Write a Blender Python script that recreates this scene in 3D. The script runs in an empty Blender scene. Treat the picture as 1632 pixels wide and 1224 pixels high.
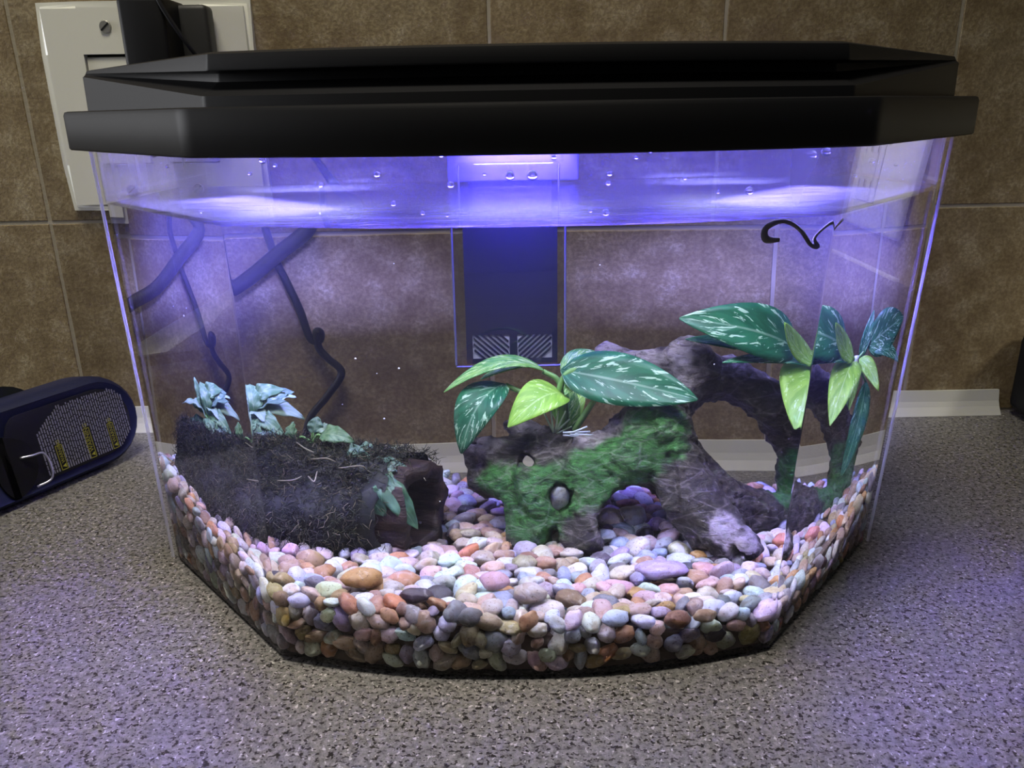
import bpy, bmesh, math, random
import numpy as np
from mathutils import Vector, Matrix, noise

SC = bpy.context.scene
COL = SC.collection
PI = math.pi
R_ = random.Random(7)

# ------------------------------------------------------------ camera
cam_d = bpy.data.cameras.new('camera')
cam = bpy.data.objects.new('camera', cam_d)
COL.objects.link(cam)
_p, _yaw, _roll = 0.33183, 0.009228, -0.017309
_f = Vector((math.sin(_yaw) * math.cos(_p), math.cos(_yaw) * math.cos(_p), -math.sin(_p)))
_r0 = Vector((math.cos(_yaw), -math.sin(_yaw), 0))
_u0 = _r0.cross(_f)
_r = math.cos(_roll) * _r0 + math.sin(_roll) * _u0
_u = -math.sin(_roll) * _r0 + math.cos(_roll) * _u0
M = Matrix((_r, _u, -_f)).transposed().to_4x4()
M.translation = (0, -.56802, .22538)
cam.matrix_world = M
cam_d.sensor_width = 36
cam_d.lens = 1265.77 / 1632 * 36
cam_d.clip_start = .01
SC.camera = cam

# ------------------------------------------------------------ world, lights, exposure
w = bpy.data.worlds.new('world')
SC.world = w
w.use_nodes = True
w.node_tree.nodes['Background'].inputs[0].default_value = (.95, .97, 1, 1)
w.node_tree.nodes['Background'].inputs[1].default_value = .06
SC.view_settings.view_transform = 'Standard'
SC.view_settings.look = 'None'
SC.view_settings.gamma = 1
SC.view_settings.exposure = 0.0
SC.view_settings.use_curve_mapping = False
SC.cycles.sample_clamp_indirect = 60
SC.cycles.blur_glossy = .08      # keep the light bent through the tank walls sharp


def area(name, loc, target, sx, sy, power, col, spread=180):
    l = bpy.data.lights.new(name, 'AREA')
    l.shape = 'RECTANGLE'
    l.size, l.size_y = sx, sy
    l.energy = power
    l.color = col
    l.spread = math.radians(spread)
    o = bpy.data.objects.new(name, l)
    COL.objects.link(o)
    o.location = loc
    d = Vector(target) - Vector(loc)
    o.rotation_euler = d.to_track_quat('-Z', 'Y').to_euler()
    return o


# kitchen ceiling light above the counter, and a weaker one in the room to the left
area('kitchen_light', (-.18, -.46, 1.35), (-.16, -.22, 0), .5, .35, 2.7, (1, .93, .78), 70)
area('room_light', (-1.7, -.27, .42), (-.1, -.25, .2), .5, .5, 1.9, (.95, .96, 1), 60)
area('plate_fill_light', (.78, -.40, .55), (.60, 0, .15), .12, .12, .40, (1, .95, .85), 40)  # added fill lamp, brightens the outlet plate mirrored in the right pane
# the hood's own lamps: white ones over the gravel, violet ones to the back and sides
WHITE, BLUE = (.80, .84, 1), (.11, .08, 1)
for x, y in ((-.088, -.215), (.0075, -.225), (.103, -.215)):
    area('hood_white_light', (x, y, .2178), (x, y, 0), .06, .035, .165, WHITE, 126)
for x, c, e in ((-.10, (.30, .30, 1), .82), (.0075, BLUE, .55), (.115, (.30, .30, 1), .82)):
    area('hood_back_light', (x, -.150, .2178), (x, -.03, .030), .05, .015, e, c, 76)
area('hood_front_light', (.0075, -.243, .2178), (.0075, -.300, .196), .19, .012, .17, (.11, .08, 1), 110)
for x, sgn in ((-.100, -1), (.120, 1)):
    area('hood_side_light', (x, -.200, .2178), (x + sgn * .0516, -.2484, .1471), .09, .045, 4.2, (.20, .17, 1), 42)



# ------------------------------------------------------------ helpers
def link(name, mesh, mat=None, parent=None):
    o = bpy.data.objects.new(name, mesh)
    COL.objects.link(o)
    if mat is not None and not mesh.materials:
        mesh.materials.append(mat)
    if parent is not None:
        o.parent = parent
    return o


def mesh_from(name, V, F, smooth=True):
    me = bpy.data.meshes.new(name)
    me.from_pydata([tuple(v) for v in V], [], F)
    me.update()
    if smooth:
        me.polygons.foreach_set('use_smooth', [True] * len(me.polygons))
    return me


def from_bm(name, bm, smooth=False, angle=None):
    me = bpy.data.meshes.new(name)
    bmesh.ops.recalc_face_normals(bm, faces=bm.faces)
    bm.to_mesh(me)
    bm.free()
    if smooth or angle:
        me.polygons.foreach_set('use_smooth', [True] * len(me.polygons))
    if angle:
        me.set_sharp_from_angle(angle=math.radians(angle))
    return me


def box_bm(x0, x1, y0, y1, z0, z1, bev=0, seg=2, bm=None):
    own = bm is None
    if own:
        bm = bmesh.new()
    r = bmesh.ops.create_cube(bm, size=1)
    for v in r['verts']:
        v.co = Vector(((x0 + x1) / 2 + v.co.x * (x1 - x0), (y0 + y1) / 2 + v.co.y * (y1 - y0), (z0 + z1) / 2 + v.co.z * (z1 - z0)))
    if bev:
        ed = list({e for v in r['verts'] for e in v.link_edges})
        bmesh.ops.bevel(bm, geom=ed, offset=bev, segments=seg, affect='EDGES', profile=.5)
    return bm


def boxm(name, x0, x1, y0, y1, z0, z1, bev=0, seg=2):
    return from_bm(name, box_bm(x0, x1, y0, y1, z0, z1, bev, seg), angle=35 if bev else None)


def thing(name, label, cat, loc=(0, 0, 0), group=None):
    o = bpy.data.objects.new(name, None)
    o.empty_display_size = .01
    COL.objects.link(o)
    o.location = loc
    return tag(o, label, cat, group)


def tag(o, label=None, cat=None, group=None, kind=None):
    if label: o['label'] = label
    if cat: o['category'] = cat
    if group: o['group'] = group
    if kind: o['kind'] = kind
    return o


def keep_world(o, parent):
    o.parent = parent
    o.matrix_parent_inverse = Matrix.Translation(-Vector(parent.location))
    return o


def part(name, mesh, mat, parent, label=None):
    """a part whose mesh is given in world coordinates"""
    o = link(name, mesh, mat)
    root = parent
    off = Vector((0, 0, 0))
    while root is not None:
        off += Vector(root.location)
        root = root.parent
    o.parent = parent
    o.location = -off
    if label: o['label'] = label
    return o


def catmull(P, n=8):
    P = [Vector(p) for p in P]
    if len(P) < 3:
        return [P[0].lerp(P[-1], i / n) for i in range(n + 1)]
    Q = [P[0] * 2 - P[1]] + P + [P[-1] * 2 - P[-2]]
    out = []
    for i in range(1, len(Q) - 2):
        a, b, c, d = Q[i - 1:i + 3]
        for k in range(n):
            t = k / n
            out.append(.5 * ((2 * b) + (c - a) * t + (2 * a - 5 * b + 4 * c - d) * t * t + (3 * b - a - 3 * c + d) * t ** 3))
    out.append(P[-1])
    return out


def tube_vf(P, rad, seg=8, V=None, F=None, flat=1.0):
    """append a tube along P to lists V, F; rad is a number or one per point"""
    if V is None: V, F = [], []
    n = len(P)
    if not hasattr(rad, '__len__'): rad = [rad] * n
    ref = Vector((.13, -.9, .4))
    b0 = len(V)
    for i, p in enumerate(P):
        t = (P[min(i + 1, n - 1)] - P[max(i - 1, 0)]).normalized()
        a = t.cross(ref).normalized()
        b = t.cross(a)
        for k in range(seg):
            th = 2 * PI * k / seg
            V.append(p + (a * math.cos(th) + b * math.sin(th) * flat) * rad[i])
    for i in range(n - 1):
        for k in range(seg):
            k2 = (k + 1) % seg
            F.append((b0 + i * seg + k, b0 + i * seg + k2, b0 + (i + 1) * seg + k2, b0 + (i + 1) * seg + k))
    F.append(tuple(b0 + k for k in range(seg))[::-1])
    F.append(tuple(b0 + (n - 1) * seg + k for k in range(seg)))
    return V, F


def tube(name, P, rad, seg=8, n=8, flat=1.0):
    pts = catmull(P, n)
    if hasattr(rad, '__len__'):
        rr = np.interp(np.linspace(0, len(rad) - 1, len(pts)), range(len(rad)), rad)
    else:
        rr = rad
    V, F = tube_vf(pts, rr, seg, flat=flat)
    return mesh_from(name, V, F)


# ------------------------------------------------------------ materials
class Mat:
    def __init__(s, name):
        s.m = bpy.data.materials.new(name)
        s.m.use_nodes = True
        s.t = s.m.node_tree
        s.t.nodes.clear()
        s.out = s.n('OutputMaterial')

    def n(s, typ, **kw):
        nd = s.t.nodes.new('ShaderNode' + typ)
        for k, v in kw.items():
            setattr(nd, k, v)
        return nd

    def l(s, a, b):
        s.t.links.new(a, b)

    def val(s, sock, v):
        if hasattr(v, 'is_linked') or hasattr(v, 'links'):
            s.l(v, sock)
        else:
            if hasattr(v, '__len__') and len(v) == 3 and sock.type == 'RGBA':
                v = (*v, 1)
            sock.default_value = v

    def math(s, op, a, b=None, clamp=False):
        nd = s.n('Math', operation=op, use_clamp=clamp)
        s.val(nd.inputs[0], a)
        if b is not None: s.val(nd.inputs[1], b)
        return nd.outputs[0]

    def mix(s, f, a, b, mode='MIX'):
        nd = s.n('Mix', data_type='RGBA', blend_type=mode)
        s.val(nd.inputs[0], f)
        s.val(nd.inputs[6], a)
        s.val(nd.inputs[7], b)
        return nd.outputs[2]

    def noise(s, scale, detail=4, rough=.55, vec=None, dist=0):
        nd = s.n('TexNoise')
        nd.inputs['Scale'].default_value = scale
        nd.inputs['Detail'].default_value = detail
        nd.inputs['Roughness'].default_value = rough
        nd.inputs['Distortion'].default_value = dist
        if vec is not None: s.l(vec, nd.inputs['Vector'])
        return nd.outputs[0]

    def voro(s, scale, vec=None, out='Distance', feature='F1'):
        nd = s.n('TexVoronoi', feature=feature)
        nd.inputs['Scale'].default_value = scale
        if vec is not None: s.l(vec, nd.inputs['Vector'])
        return nd.outputs[out]

    def ramp(s, fac, stops):
        nd = s.n('ValToRGB')
        el = nd.color_ramp.elements
        while len(el) > 1: el.remove(el[-1])
        for i, (p, c) in enumerate(stops):
            if not hasattr(c, '__len__'): c = (c, c, c)
            e = el[0] if i == 0 else el.new(p)
            e.position = p
            e.color = (*c, 1)
        s.val(nd.inputs[0], fac)
        return nd.outputs[0]

    def scale(s, vec, sc):
        nd = s.n('Mapping')
        nd.inputs['Scale'].default_value = sc
        s.l(vec, nd.inputs['Vector'])
        return nd.outputs[0]

    def bump(s, h, strength=.5, dist=.001):
        nd = s.n('Bump')
        nd.inputs['Strength'].default_value = strength
        nd.inputs['Distance'].default_value = dist
        s.l(h, nd.inputs['Height'])
        return nd.outputs[0]

    def pos(s):
        return s.n('NewGeometry').outputs['Position']

    def obj(s):
        return s.n('TexCoord').outputs['Object']

    def attr(s, name):
        return s.n('Attribute', attribute_name=name).outputs['Color']

    def pbr(s, col, rough=.5, spec=.5, normal=None, metal=0, **kw):
        b = s.n('BsdfPrincipled')
        s.val(b.inputs['Base Color'], col)
        s.val(b.inputs['Roughness'], rough)
        s.val(b.inputs['Specular IOR Level'], spec)
        s.val(b.inputs['Metallic'], metal)
        for k, v in kw.items():
            s.val(b.inputs[k.replace('_', ' ')], v)
        if normal is not None: s.l(normal, b.inputs['Normal'])
        s.l(b.outputs[0], s.out.inputs[0])
        return b

    def schlick(s, f0, normal=None):
        g = s.n('NewGeometry')
        d = s.n('VectorMath', operation='DOT_PRODUCT')
        s.l(g.outputs['Incoming'], d.inputs[0])
        s.l(normal if normal is not None else g.outputs['Normal'], d.inputs[1])
        c = s.math('SUBTRACT', 1.0, s.math('ABSOLUTE', d.outputs['Value']), True)
        p = s.math('POWER', c, 5.0)
        return s.math('ADD', s.math('MULTIPLY', p, 1 - f0), f0, True)


def plain(name, col, rough=.5, spec=.5, bump=None, **kw):
    m = Mat(name)
    nr = None
    if bump:
        nr = m.bump(m.noise(bump[0], 3), bump[1], .0006)
    m.pbr(col, rough, spec, nr, **kw)
    return m.m


def clear_mat(name, f0=.04, tint=(.985, .985, 1), rough=0.0):
    m = Mat(name)
    t = m.n('BsdfTransparent')
    t.inputs[0].default_value = (*tint, 1)
    g = m.n('BsdfGlossy')
    g.inputs['Roughness'].default_value = rough
    mx = m.n('MixShader')
    if f0 > 0: m.l(m.schlick(f0), mx.inputs[0])
    else: mx.inputs[0].default_value = 0
    m.l(t.outputs[0], mx.inputs[1])
    m.l(g.outputs[0], mx.inputs[2])
    m.l(mx.outputs[0], m.out.inputs[0])
    return m.m


def tile_mat():
    m = Mat('travertine_tile')
    oi = m.n('ObjectInfo')
    v = m.n('VectorMath', operation='ADD')
    m.l(m.pos(), v.inputs[0])
    sc = m.n('VectorMath', operation='SCALE')
    cmb = m.n('CombineXYZ')
    m.l(oi.outputs['Random'], cmb.inputs[0]); m.l(oi.outputs['Random'], cmb.inputs[2])
    m.l(cmb.outputs[0], sc.inputs[0]); sc.inputs['Scale'].default_value = 9
    m.l(sc.outputs[0], v.inputs[1])
    p = v.outputs[0]
    big = m.noise(14, 5, .6, p, .6)
    mid = m.noise(60, 5, .7, p)
    fine = m.noise(420, 3, .7, p)
    c = m.ramp(big, [(.3, (.15, .110, .050)), (.5, (.27, .215, .115)), (.68, (.42, .36, .22))])
    c = m.mix(.55, c, m.ramp(mid, [(.34, (.11, .072, .035)), (.52, (.27, .205, .11)), (.66, (.46, .40, .27))]))
    c = m.mix(m.ramp(fine, [(.42, .55), (.6, 0)]), c, (.12, .08, .04))
    rnd = m.n('MapRange'); m.l(oi.outputs['Random'], rnd.inputs[0])
    rnd.inputs[3].default_value = .82; rnd.inputs[4].default_value = 1.1
    c = m.mix(1, c, m.ramp(rnd.outputs[0], [(0, 0), (1, 1)]), 'MULTIPLY')
    h = m.math('ADD', m.math('MULTIPLY', mid, .7), m.math('MULTIPLY', fine, .35))
    m.pbr(c, .62, .3, m.bump(h, .8, .0012))
    return m.m


def counter_mat():
    m = Mat('speckled_counter')
    p = m.pos()
    a = m.noise(330, 5, .85, p)
    c = m.ramp(a, [(.34, (.042, .040, .036)), (.47, (.145, .14, .128)), (.60, (.225, .215, .20)), (.72, (.36, .345, .325))])
    d1 = m.noise(350, 2, .6, p)
    c = m.mix(m.ramp(d1, [(.35, 1), (.40, 0)]), c, (.018, .016, .015))
    d2 = m.noise(480, 2, .5, m.scale(p, (1.1, .9, 1)))
    c = m.mix(m.ramp(d2, [(.63, 0), (.67, .9)]), c, (.42, .40, .37))
    d3 = m.noise(560, 1, .5, m.scale(p, (.9, 1.2, 1)))
    c = m.mix(m.ramp(d3, [(.36, .95), (.41, 0)]), c, (.025, .022, .02))
    m.pbr(c, .42, .3)
    return m.m


def pebble_mat(name, use_attr):
    m = Mat(name)
    base = m.attr('Col') if use_attr else m.n('ObjectInfo').outputs['Color']
    p = m.pos()
    n1 = m.noise(150, 5, .65, p, 1.2)
    n2 = m.noise(800, 4, .65, p)
    n3 = m.noise(95, 3, .6, p, .4)
    c = m.mix(m.ramp(n1, [(.38, .7), (.56, 0)]), base, m.mix(1, base, (.80, .69, .56), 'MULTIPLY'))
    c = m.mix(m.ramp(n1, [(.56, 0), (.70, .6)]), c, m.mix(.5, base, (.56, .53, .50)))
    c = m.mix(m.ramp(n3, [(.60, 0), (.68, .55)]), c, m.mix(1, base, (.62, .40, .22), 'MULTIPLY'))
    c = m.mix(m.ramp(n2, [(.34, .8), (.42, 0)]), c, m.mix(1, base, (.38, .32, .28), 'MULTIPLY'))
    h = m.math('ADD', m.math('MULTIPLY', n1, 1.5), m.math('MULTIPLY', n2, .5))
    m.pbr(c, .5, .32, m.bump(h, .45, .0008))
    return m.m


def leaf_mat(name, dark, mid, light, amount, vein):
    m = Mat(name)
    uv = m.n('TexCoord').outputs['UV']
    sep = m.n('SeparateXYZ'); m.l(uv, sep.inputs[0])
    u = sep.outputs[0]
    av = m.math('ABSOLUTE', m.math('SUBTRACT', sep.outputs[1], .5))
    # coordinates that run along the side veins
    cx = m.math('SUBTRACT', m.math('MULTIPLY', u, 3.0), m.math('MULTIPLY', av, 2.2))
    cmb = m.n('CombineXYZ')
    m.l(m.math('MULTIPLY', cx, 5.0), cmb.inputs[0])
    m.l(m.math('MULTIPLY', sep.outputs[1], 5.5), cmb.inputs[1])
    oi = m.n('ObjectInfo')
    m.l(m.math('MULTIPLY', oi.outputs['Random'], 37.0), cmb.inputs[2])
    st = m.noise(.95, 3, .62, cmb.outputs[0], .6)
    bl = m.noise(.55, 2, .5, cmb.outputs[0], .3)
    c = m.mix(m.ramp(bl, [(.42, 0), (.60, 1)]), dark, mid)
    c = m.mix(m.ramp(st, [(.60 - amount, 0), (.63 - amount, 1)]), c, light)
    c = m.mix(m.ramp(av, [(.012, vein), (.03, 0)]), c, light)
    b = m.n('BsdfPrincipled')
    m.l(c, b.inputs['Base Color']); b.inputs['Roughness'].default_value = .38
    b.inputs['Specular IOR Level'].default_value = .4
    veins = m.n('TexWave'); veins.inputs['Scale'].default_value = 1.3; m.l(cmb.outputs[0], veins.inputs['Vector'])
    m.l(m.bump(veins.outputs['Fac'], .12, .0005), b.inputs['Normal'])
    tr = m.n('BsdfTranslucent'); m.l(c, tr.inputs[0])
    mx = m.n('MixShader'); mx.inputs[0].default_value = .28
    m.l(b.outputs[0], mx.inputs[1]); m.l(tr.outputs[0], mx.inputs[2])
    m.l(mx.outputs[0], m.out.inputs[0])
    return m.m


def orn_mat():
    m = Mat('painted_driftwood')
    base = m.attr('Col')
    p = m.pos()
    grain = m.noise(85, 6, .7, m.scale(p, (1.0, 1.5, 2.6)), 1.6)
    fine = m.noise(420, 4, .7, p)
    c = m.mix(m.ramp(grain, [(.38, .9), (.5, 0)]), base, m.mix(1, base, (.28, .24, .22), 'MULTIPLY'))
    c = m.mix(m.ramp(grain, [(.54, 0), (.66, .6)]), c, m.mix(.5, base, (.30, .26, .24)))
    vein = m.voro(46, m.scale(p, (1.0, 1.4, 2.4)), feature='DISTANCE_TO_EDGE')
    c = m.mix(m.ramp(vein, [(.0, .5), (.045, 0)]), c, m.mix(.35, base, (.40, .36, .34)))
    c = m.mix(m.ramp(fine, [(.35, .5), (.5, 0)]), c, m.mix(1, base, (.45, .4, .4), 'MULTIPLY'))
    h = m.math('ADD', grain, m.math('MULTIPLY', fine, .3))
    m.pbr(c, .5, .4, m.bump(h, .9, .0022))
    return m.m


def bark_mat():
    m = Mat('dark_bark')
    p = m.pos()
    a = m.noise(90, 5, .65, m.scale(p, (.5, .8, 2.2)), .5)
    c = m.ramp(a, [(.34, (.010, .006, .005)), (.55, (.032, .017, .012)), (.75, (.075, .045, .034))])
    m.pbr(c, .6, .3, m.bump(a, 1, .002))
    return m.m


def attr_mat(name, rough=.6, transl=0):
    m = Mat(name)
    m.pbr(m.attr('Col'), rough, .3)
    return m.m


def emit(name, col, s):
    m = Mat(name)
    e = m.n('Emission')
    e.inputs[0].default_value = (*col, 1)
    e.inputs[1].default_value = s
    m.l(e.outputs[0], m.out.inputs[0])
    return m.m


M_tile, M_counter = tile_mat(), counter_mat()
M_grout = plain('grout', (.36, .325, .25), .85, .2, (300, .5))
M_trim = plain('white_trim', (.52, .52, .45), .45, .4)
M_plate = plain('white_plate', (.66, .66, .58), .35, .5)
M_black = plain('black_plastic', (.004, .004, .005), .5, .22, (900, .12))
M_blackcord = plain('black_cord', (.007, .007, .009), .6, .2)
M_dark = plain('dark_slot', (.004, .004, .004), .7, .2)
M_screw = plain('screw_metal', (.45, .44, .40), .35, .5, metal=.8)
M_navy = plain('navy_shell', (.006, .009, .040), .5, .35, (700, .1))
M_navy2 = plain('charcoal_shell', (.012, .014, .016), .55, .3)
M_lab = plain('label_black', (.006, .006, .010), .5, .3)
M_print = plain('label_print', (.20, .20, .24), .6, .3)
M_yel = plain('label_yellow', (.30, .29, .03), .6, .3)
M_clear = clear_mat('clear_acrylic')
M_wet = clear_mat('wetted_acrylic', 0.0, (.99, .99, 1))
M_case = clear_mat('clear_filter_case', .07, (.86, .87, .95))
M_edge = plain('polished_edge', (.10, .10, .15), .25, .5)
M_cart = plain('filter_cartridge', (.008, .008, .028), .55, .3, (500, .2))
M_floss = plain('filter_floss', (.70, .68, .68), .8, .2, (600, .4))
M_foam = plain('pale_foam', (.24, .24, .42), .85, .2, (700, .8))
M_bark = bark_mat()
M_orn = orn_mat()
M_moss = attr_mat('moss')
M_root = plain('pale_root', (.20, .18, .11), .6, .3)
M_stem = plain('green_stem', (.16, .33, .09), .45, .4)
M_sprig = plain('pale_sprig', (.40, .52, .34), .5, .3)
M_sprigb = plain('white_blue_sprig', (.62, .70, .78), .5, .3)
M_pebble, M_pebs = pebble_mat('pebble', False), pebble_mat('gravel', True)
M_under = plain('gravel_bed', (.10, .07, .05), .8, .2, (300, .6))
LEAF = {
    'dark': leaf_mat('leaf_dark', (.014, .115, .050), (.025, .17, .075), (.42, .64, .44), .022, .35),
    'lime': leaf_mat('leaf_lime', (.07, .26, .06), (.22, .46, .09), (.50, .68, .30), .05, .5),
    'lime2': leaf_mat('leaf_green', (.02, .15, .07), (.05, .24, .09), (.34, .58, .30), .0, .6),
    'bright': leaf_mat('leaf_bright', (.22, .46, .05), (.33, .60, .08), (.56, .78, .30), .0, .5),
    0: leaf_mat('buce_pale', (.10, .21, .09), (.18, .30, .14), (.36, .45, .24), -.06, .5),
    1: leaf_mat('buce_yellow', (.24, .36, .22), (.30, .40, .32), (.50, .56, .34), -.04, .5),
    2: leaf_mat('buce_blue', (.10, .19, .12), (.17, .27, .19), (.34, .42, .30), -.08, .4),
    3: leaf_mat('buce_green', (.045, .12, .05), (.07, .17, .08), (.20, .32, .18), -.08, .6),
}

# ------------------------------------------------------------ setting: wall, tiles, counter, trim
def grid_obj():
    bm = box_bm(-1.2, 1.2, .0007, .10, -.03, .95)
    return from_bm('wall_back', bm)


wall = tag(link('wall_back', grid_obj(), M_grout), kind='structure')
TP, TX0, TZ0 = .1555, -.31676, .1561
tile_me = {}


def make_tile():
    s = TP - .0016
    bm = bmesh.new()
    n = 6
    rr = random.Random(3)
    ring = []
    for k in range(4 * n):
        side, t = divmod(k, n)
        t = t / n
        c = [(-.5 + t, -.5), (.5, -.5 + t), (.5 - t, .5), (-.5, .5 - t)][side]
        j = 1 + rr.uniform(-.004, .002)
        ring.append((c[0] * s * j, c[1] * s * j))
    lv = [(1, .006), (1, .0012), (.990, .0)]
    rows = [[bm.verts.new((x * k, y, z * k)) for x, z in ring] for k, y in lv]
    for a, b in zip(rows, rows[1:]):
        for i in range(len(ring)):
            j = (i + 1) % len(ring)
            bm.faces.new((a[i], a[j], b[j], b[i]))
    bm.faces.new(rows[-1])
    return from_bm('tile', bm)


tm = make_tile()
for iz in range(-1, 4):
    for ix in range(-4, 7):
        o = link('tile', tm, M_tile)
        o.parent = wall
        o.location = (TX0 + (ix + .5) * TP, 0, TZ0 + (iz + .5) * TP)
        if iz == -1:
            o.location.z += .0

ct = tag(link('countertop', boxm('countertop', -1.2, 1.2, -.95, .05, -.04, 0, .006, 3), M_counter),
         'grey speckled stone countertop the aquarium stands on', 'countertop')
ct['kind'] = 'structure'


def cove(x0, x1):
    prof = [(-.0005, 0), (-.0005, .0185), (-.0022, .0187), (-.0030, .0150), (-.0040, .0105), (-.0058, .0062), (-.0085, .0022), (-.0098, .0004), (-.0098, 0)]
    V, F = [], []
    n = 30
    for i in range(n + 1):
        x = x0 + (x1 - x0) * i / n
        wob = .0012 * math.sin(x * 11) + .0006 * math.sin(x * 31 + 1)
        for y, z in prof:
            V.append((x, y - (.0 if y > -.001 else 1) * abs(wob) * .6, z + (wob * .5 if z > .01 else 0)))
    k = len(prof)
    for i in range(n):
        for j in range(k - 1):
            F.append((i * k + j, i * k + j + 1, (i + 1) * k + j + 1, (i + 1) * k + j))
    F.append(tuple(range(k))[::-1]); F.append(tuple(n * k + j for j in range(k)))
    return mesh_from('trim', V, F, False)


tag(link('trim_1', cove(-.9, .3765), M_trim), kind='structure')

# ------------------------------------------------------------ switch plate with plugs
pl = thing('switch_plate', 'white double switch plate on the tiled wall behind the tank', 'switch plate', (-.228, 0, .165))


def plate_mesh():
    # frame with two openings, built from strips
    xs = [-.2965, -.2695, -.2355, -.2245, -.1905, -.1590]
    z0, za, zb, z1 = .1645, .1950, .2642, .2955
    bm = bmesh.new()
    yf = -.0062
    Z = [z0, za, zb, z1]
    vf = [[bm.verts.new((x, yf, z)) for z in Z] for x in xs]
    for i in range(5):
        for j in range(3):
            if j == 1 and i in (1, 3): continue
            bm.faces.new((vf[i][j], vf[i + 1][j], vf[i + 1][j + 1], vf[i][j + 1]))
    r = bmesh.ops.extrude_face_region(bm, geom=list(bm.faces))
    for v in r['geom']:
        if isinstance(v, bmesh.types.BMVert): v.co.y = -.0002
    ed = [e for e in bm.edges if all(abs(v.co.y - yf) < 1e-6 for v in e.verts) and len([f for f in e.link_faces if abs(f.normal.y) < .5 or True]) == 2
          and (all(abs(v.co.x - xs[0]) < 1e-6 for v in e.verts) or all(abs(v.co.x - xs[-1]) < 1e-6 for v in e.verts) or all(abs(v.co.z - z0) < 1e-6 for v in e.verts) or all(abs(v.co.z - z1) < 1e-6 for v in e.verts))]
    bmesh.ops.bevel(bm, geom=ed, offset=.004, segments=3, affect='EDGES')
    return from_bm('plate', bm, angle=30)


part('plate', plate_mesh(), M_plate, pl)
part('slot_back', boxm('slot', -.2695, -.2355, -.0012, -.0002, .195, .2642), M_dark, pl)
# rocker: two-plane paddle, pressed at the top
def rocker():
    bm = bmesh.new()
    prof = [(-.0010, .1958), (-.0085, .1958), (-.0060, .2296), (-.0046, .2622), (-.0010, .2630)]
    a = [bm.verts.new((-.2685, y, z)) for y, z in prof]
    b = [bm.verts.new((-.2365, y, z)) for y, z in prof]
    for i in range(4): bm.faces.new((a[i], a[i + 1], b[i + 1], b[i]))
    bm.faces.new(a); bm.faces.new(b[::-1])
    bm.faces.new((a[0], b[0], b[4], a[4]))
    return from_bm('rocker', bm)
part('rocker_switch', rocker(), M_plate, pl)
oc = part('outlet', boxm('outlet', -.2238, -.1912, -.0072, -.0002, .1958, .2634, .0012), M_plate, pl)
for zc in (.213, .246):
    for dx in (-.0064, .0064):
        part('outlet_slot', boxm('slot', -.2075 + dx - .0008, -.2075 + dx + .0008, -.00735, -.0070, zc - .004, zc + .004), M_dark, oc)
def screw_mesh(x, z):
    bm = bmesh.new()
    bmesh.ops.create_cone(bm, cap_ends=True, segments=20, radius1=.0042, radius2=.0034, depth=.0014)
    bmesh.ops.rotate(bm, verts=bm.verts, matrix=Matrix.Rotation(PI / 2, 3, 'X'))
    bmesh.ops.translate(bm, verts=bm.verts, vec=(x, -.0066, z))
    return from_bm('screw', bm)
for x, z in ((-.2525, .2805), (-.2075, .2805), (-.2525, .178), (-.2075, .178)):
    s = part('screw', screw_mesh(x, z), M_screw, pl)
    bm = box_bm(-.0034, .0034, -.0002, .0002, -.0004, .0004)
    bmesh.ops.rotate(bm, verts=bm.verts, matrix=Matrix.Rotation(-.7, 3, 'Y'))
    bmesh.ops.translate(bm, verts=bm.verts, vec=(x, -.0074, z))
    part('screw_slot', from_bm('screw_slot', bm), M_dark, s)

ad = thing('power_adapter', 'tall black power adapter plugged into the outlet above the lid', 'power adapter', (-.212, -.03, .24))
part('body', boxm('adapter_body', -.2262, -.1985, -.047, -.0075, .228, .293, .003, 3), M_black, ad)
ad2 = thing('plug', 'narrow dark grey plug beside the tall black adapter', 'plug', (-.196, -.02, .24))
part('body', boxm('plug_body', -.2085, -.1815, -.022, -.0075, .233, .291, .003, 3), plain('plug_grey', (.022, .022, .022), .5, .35), ad2)
tag(link('black_cable', tube('cord', [(-.203, -.046, .300), (-.199, -.047, .287), (-.188, -.043, .266), (-.178, -.035, .25), (-.160, -.028, .225), (-.130, -.018, .205), (-.112, -.012, .178), (-.100, -.0075, .1625), (-.118, -.0075, .1455), (-.143, -.0075, .1255), (-.171, -.0075, .1138), (-.1758, -.008, .106), (-.173, -.009, .095)],
        [.0013, .0013, .0013, .0013, .0014, .0018, .0035, .0046, .0046, .0046, .0046, .0022, .0020], 10), M_blackcord),
    'black cord hanging down the wall behind the tank, thick in its middle', 'power cord')
tag(link('thin_cord', tube('cord', [(-.121, -.014, .178), (-.1235, -.006, .162), (-.121, -.006, .149), (-.1195, -.006, .141), (-.1155, -.006, .130), (-.109, -.006, .111), (-.1045, -.006, .0925), (-.0995, -.006, .0905), (-.0985, -.006, .0955), (-.1005, -.007, .0965), (-.1000, -.006, .086), (-.0955, -.006, .079), (-.0885, -.006, .0690), (-.0975, -.006, .0535), (-.107, -.006, .0405), (-.112, -.006, .022)], .0022, 8), M_blackcord),
    'thin kinked black cord dangling on the wall behind the tank', 'cord')
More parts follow.
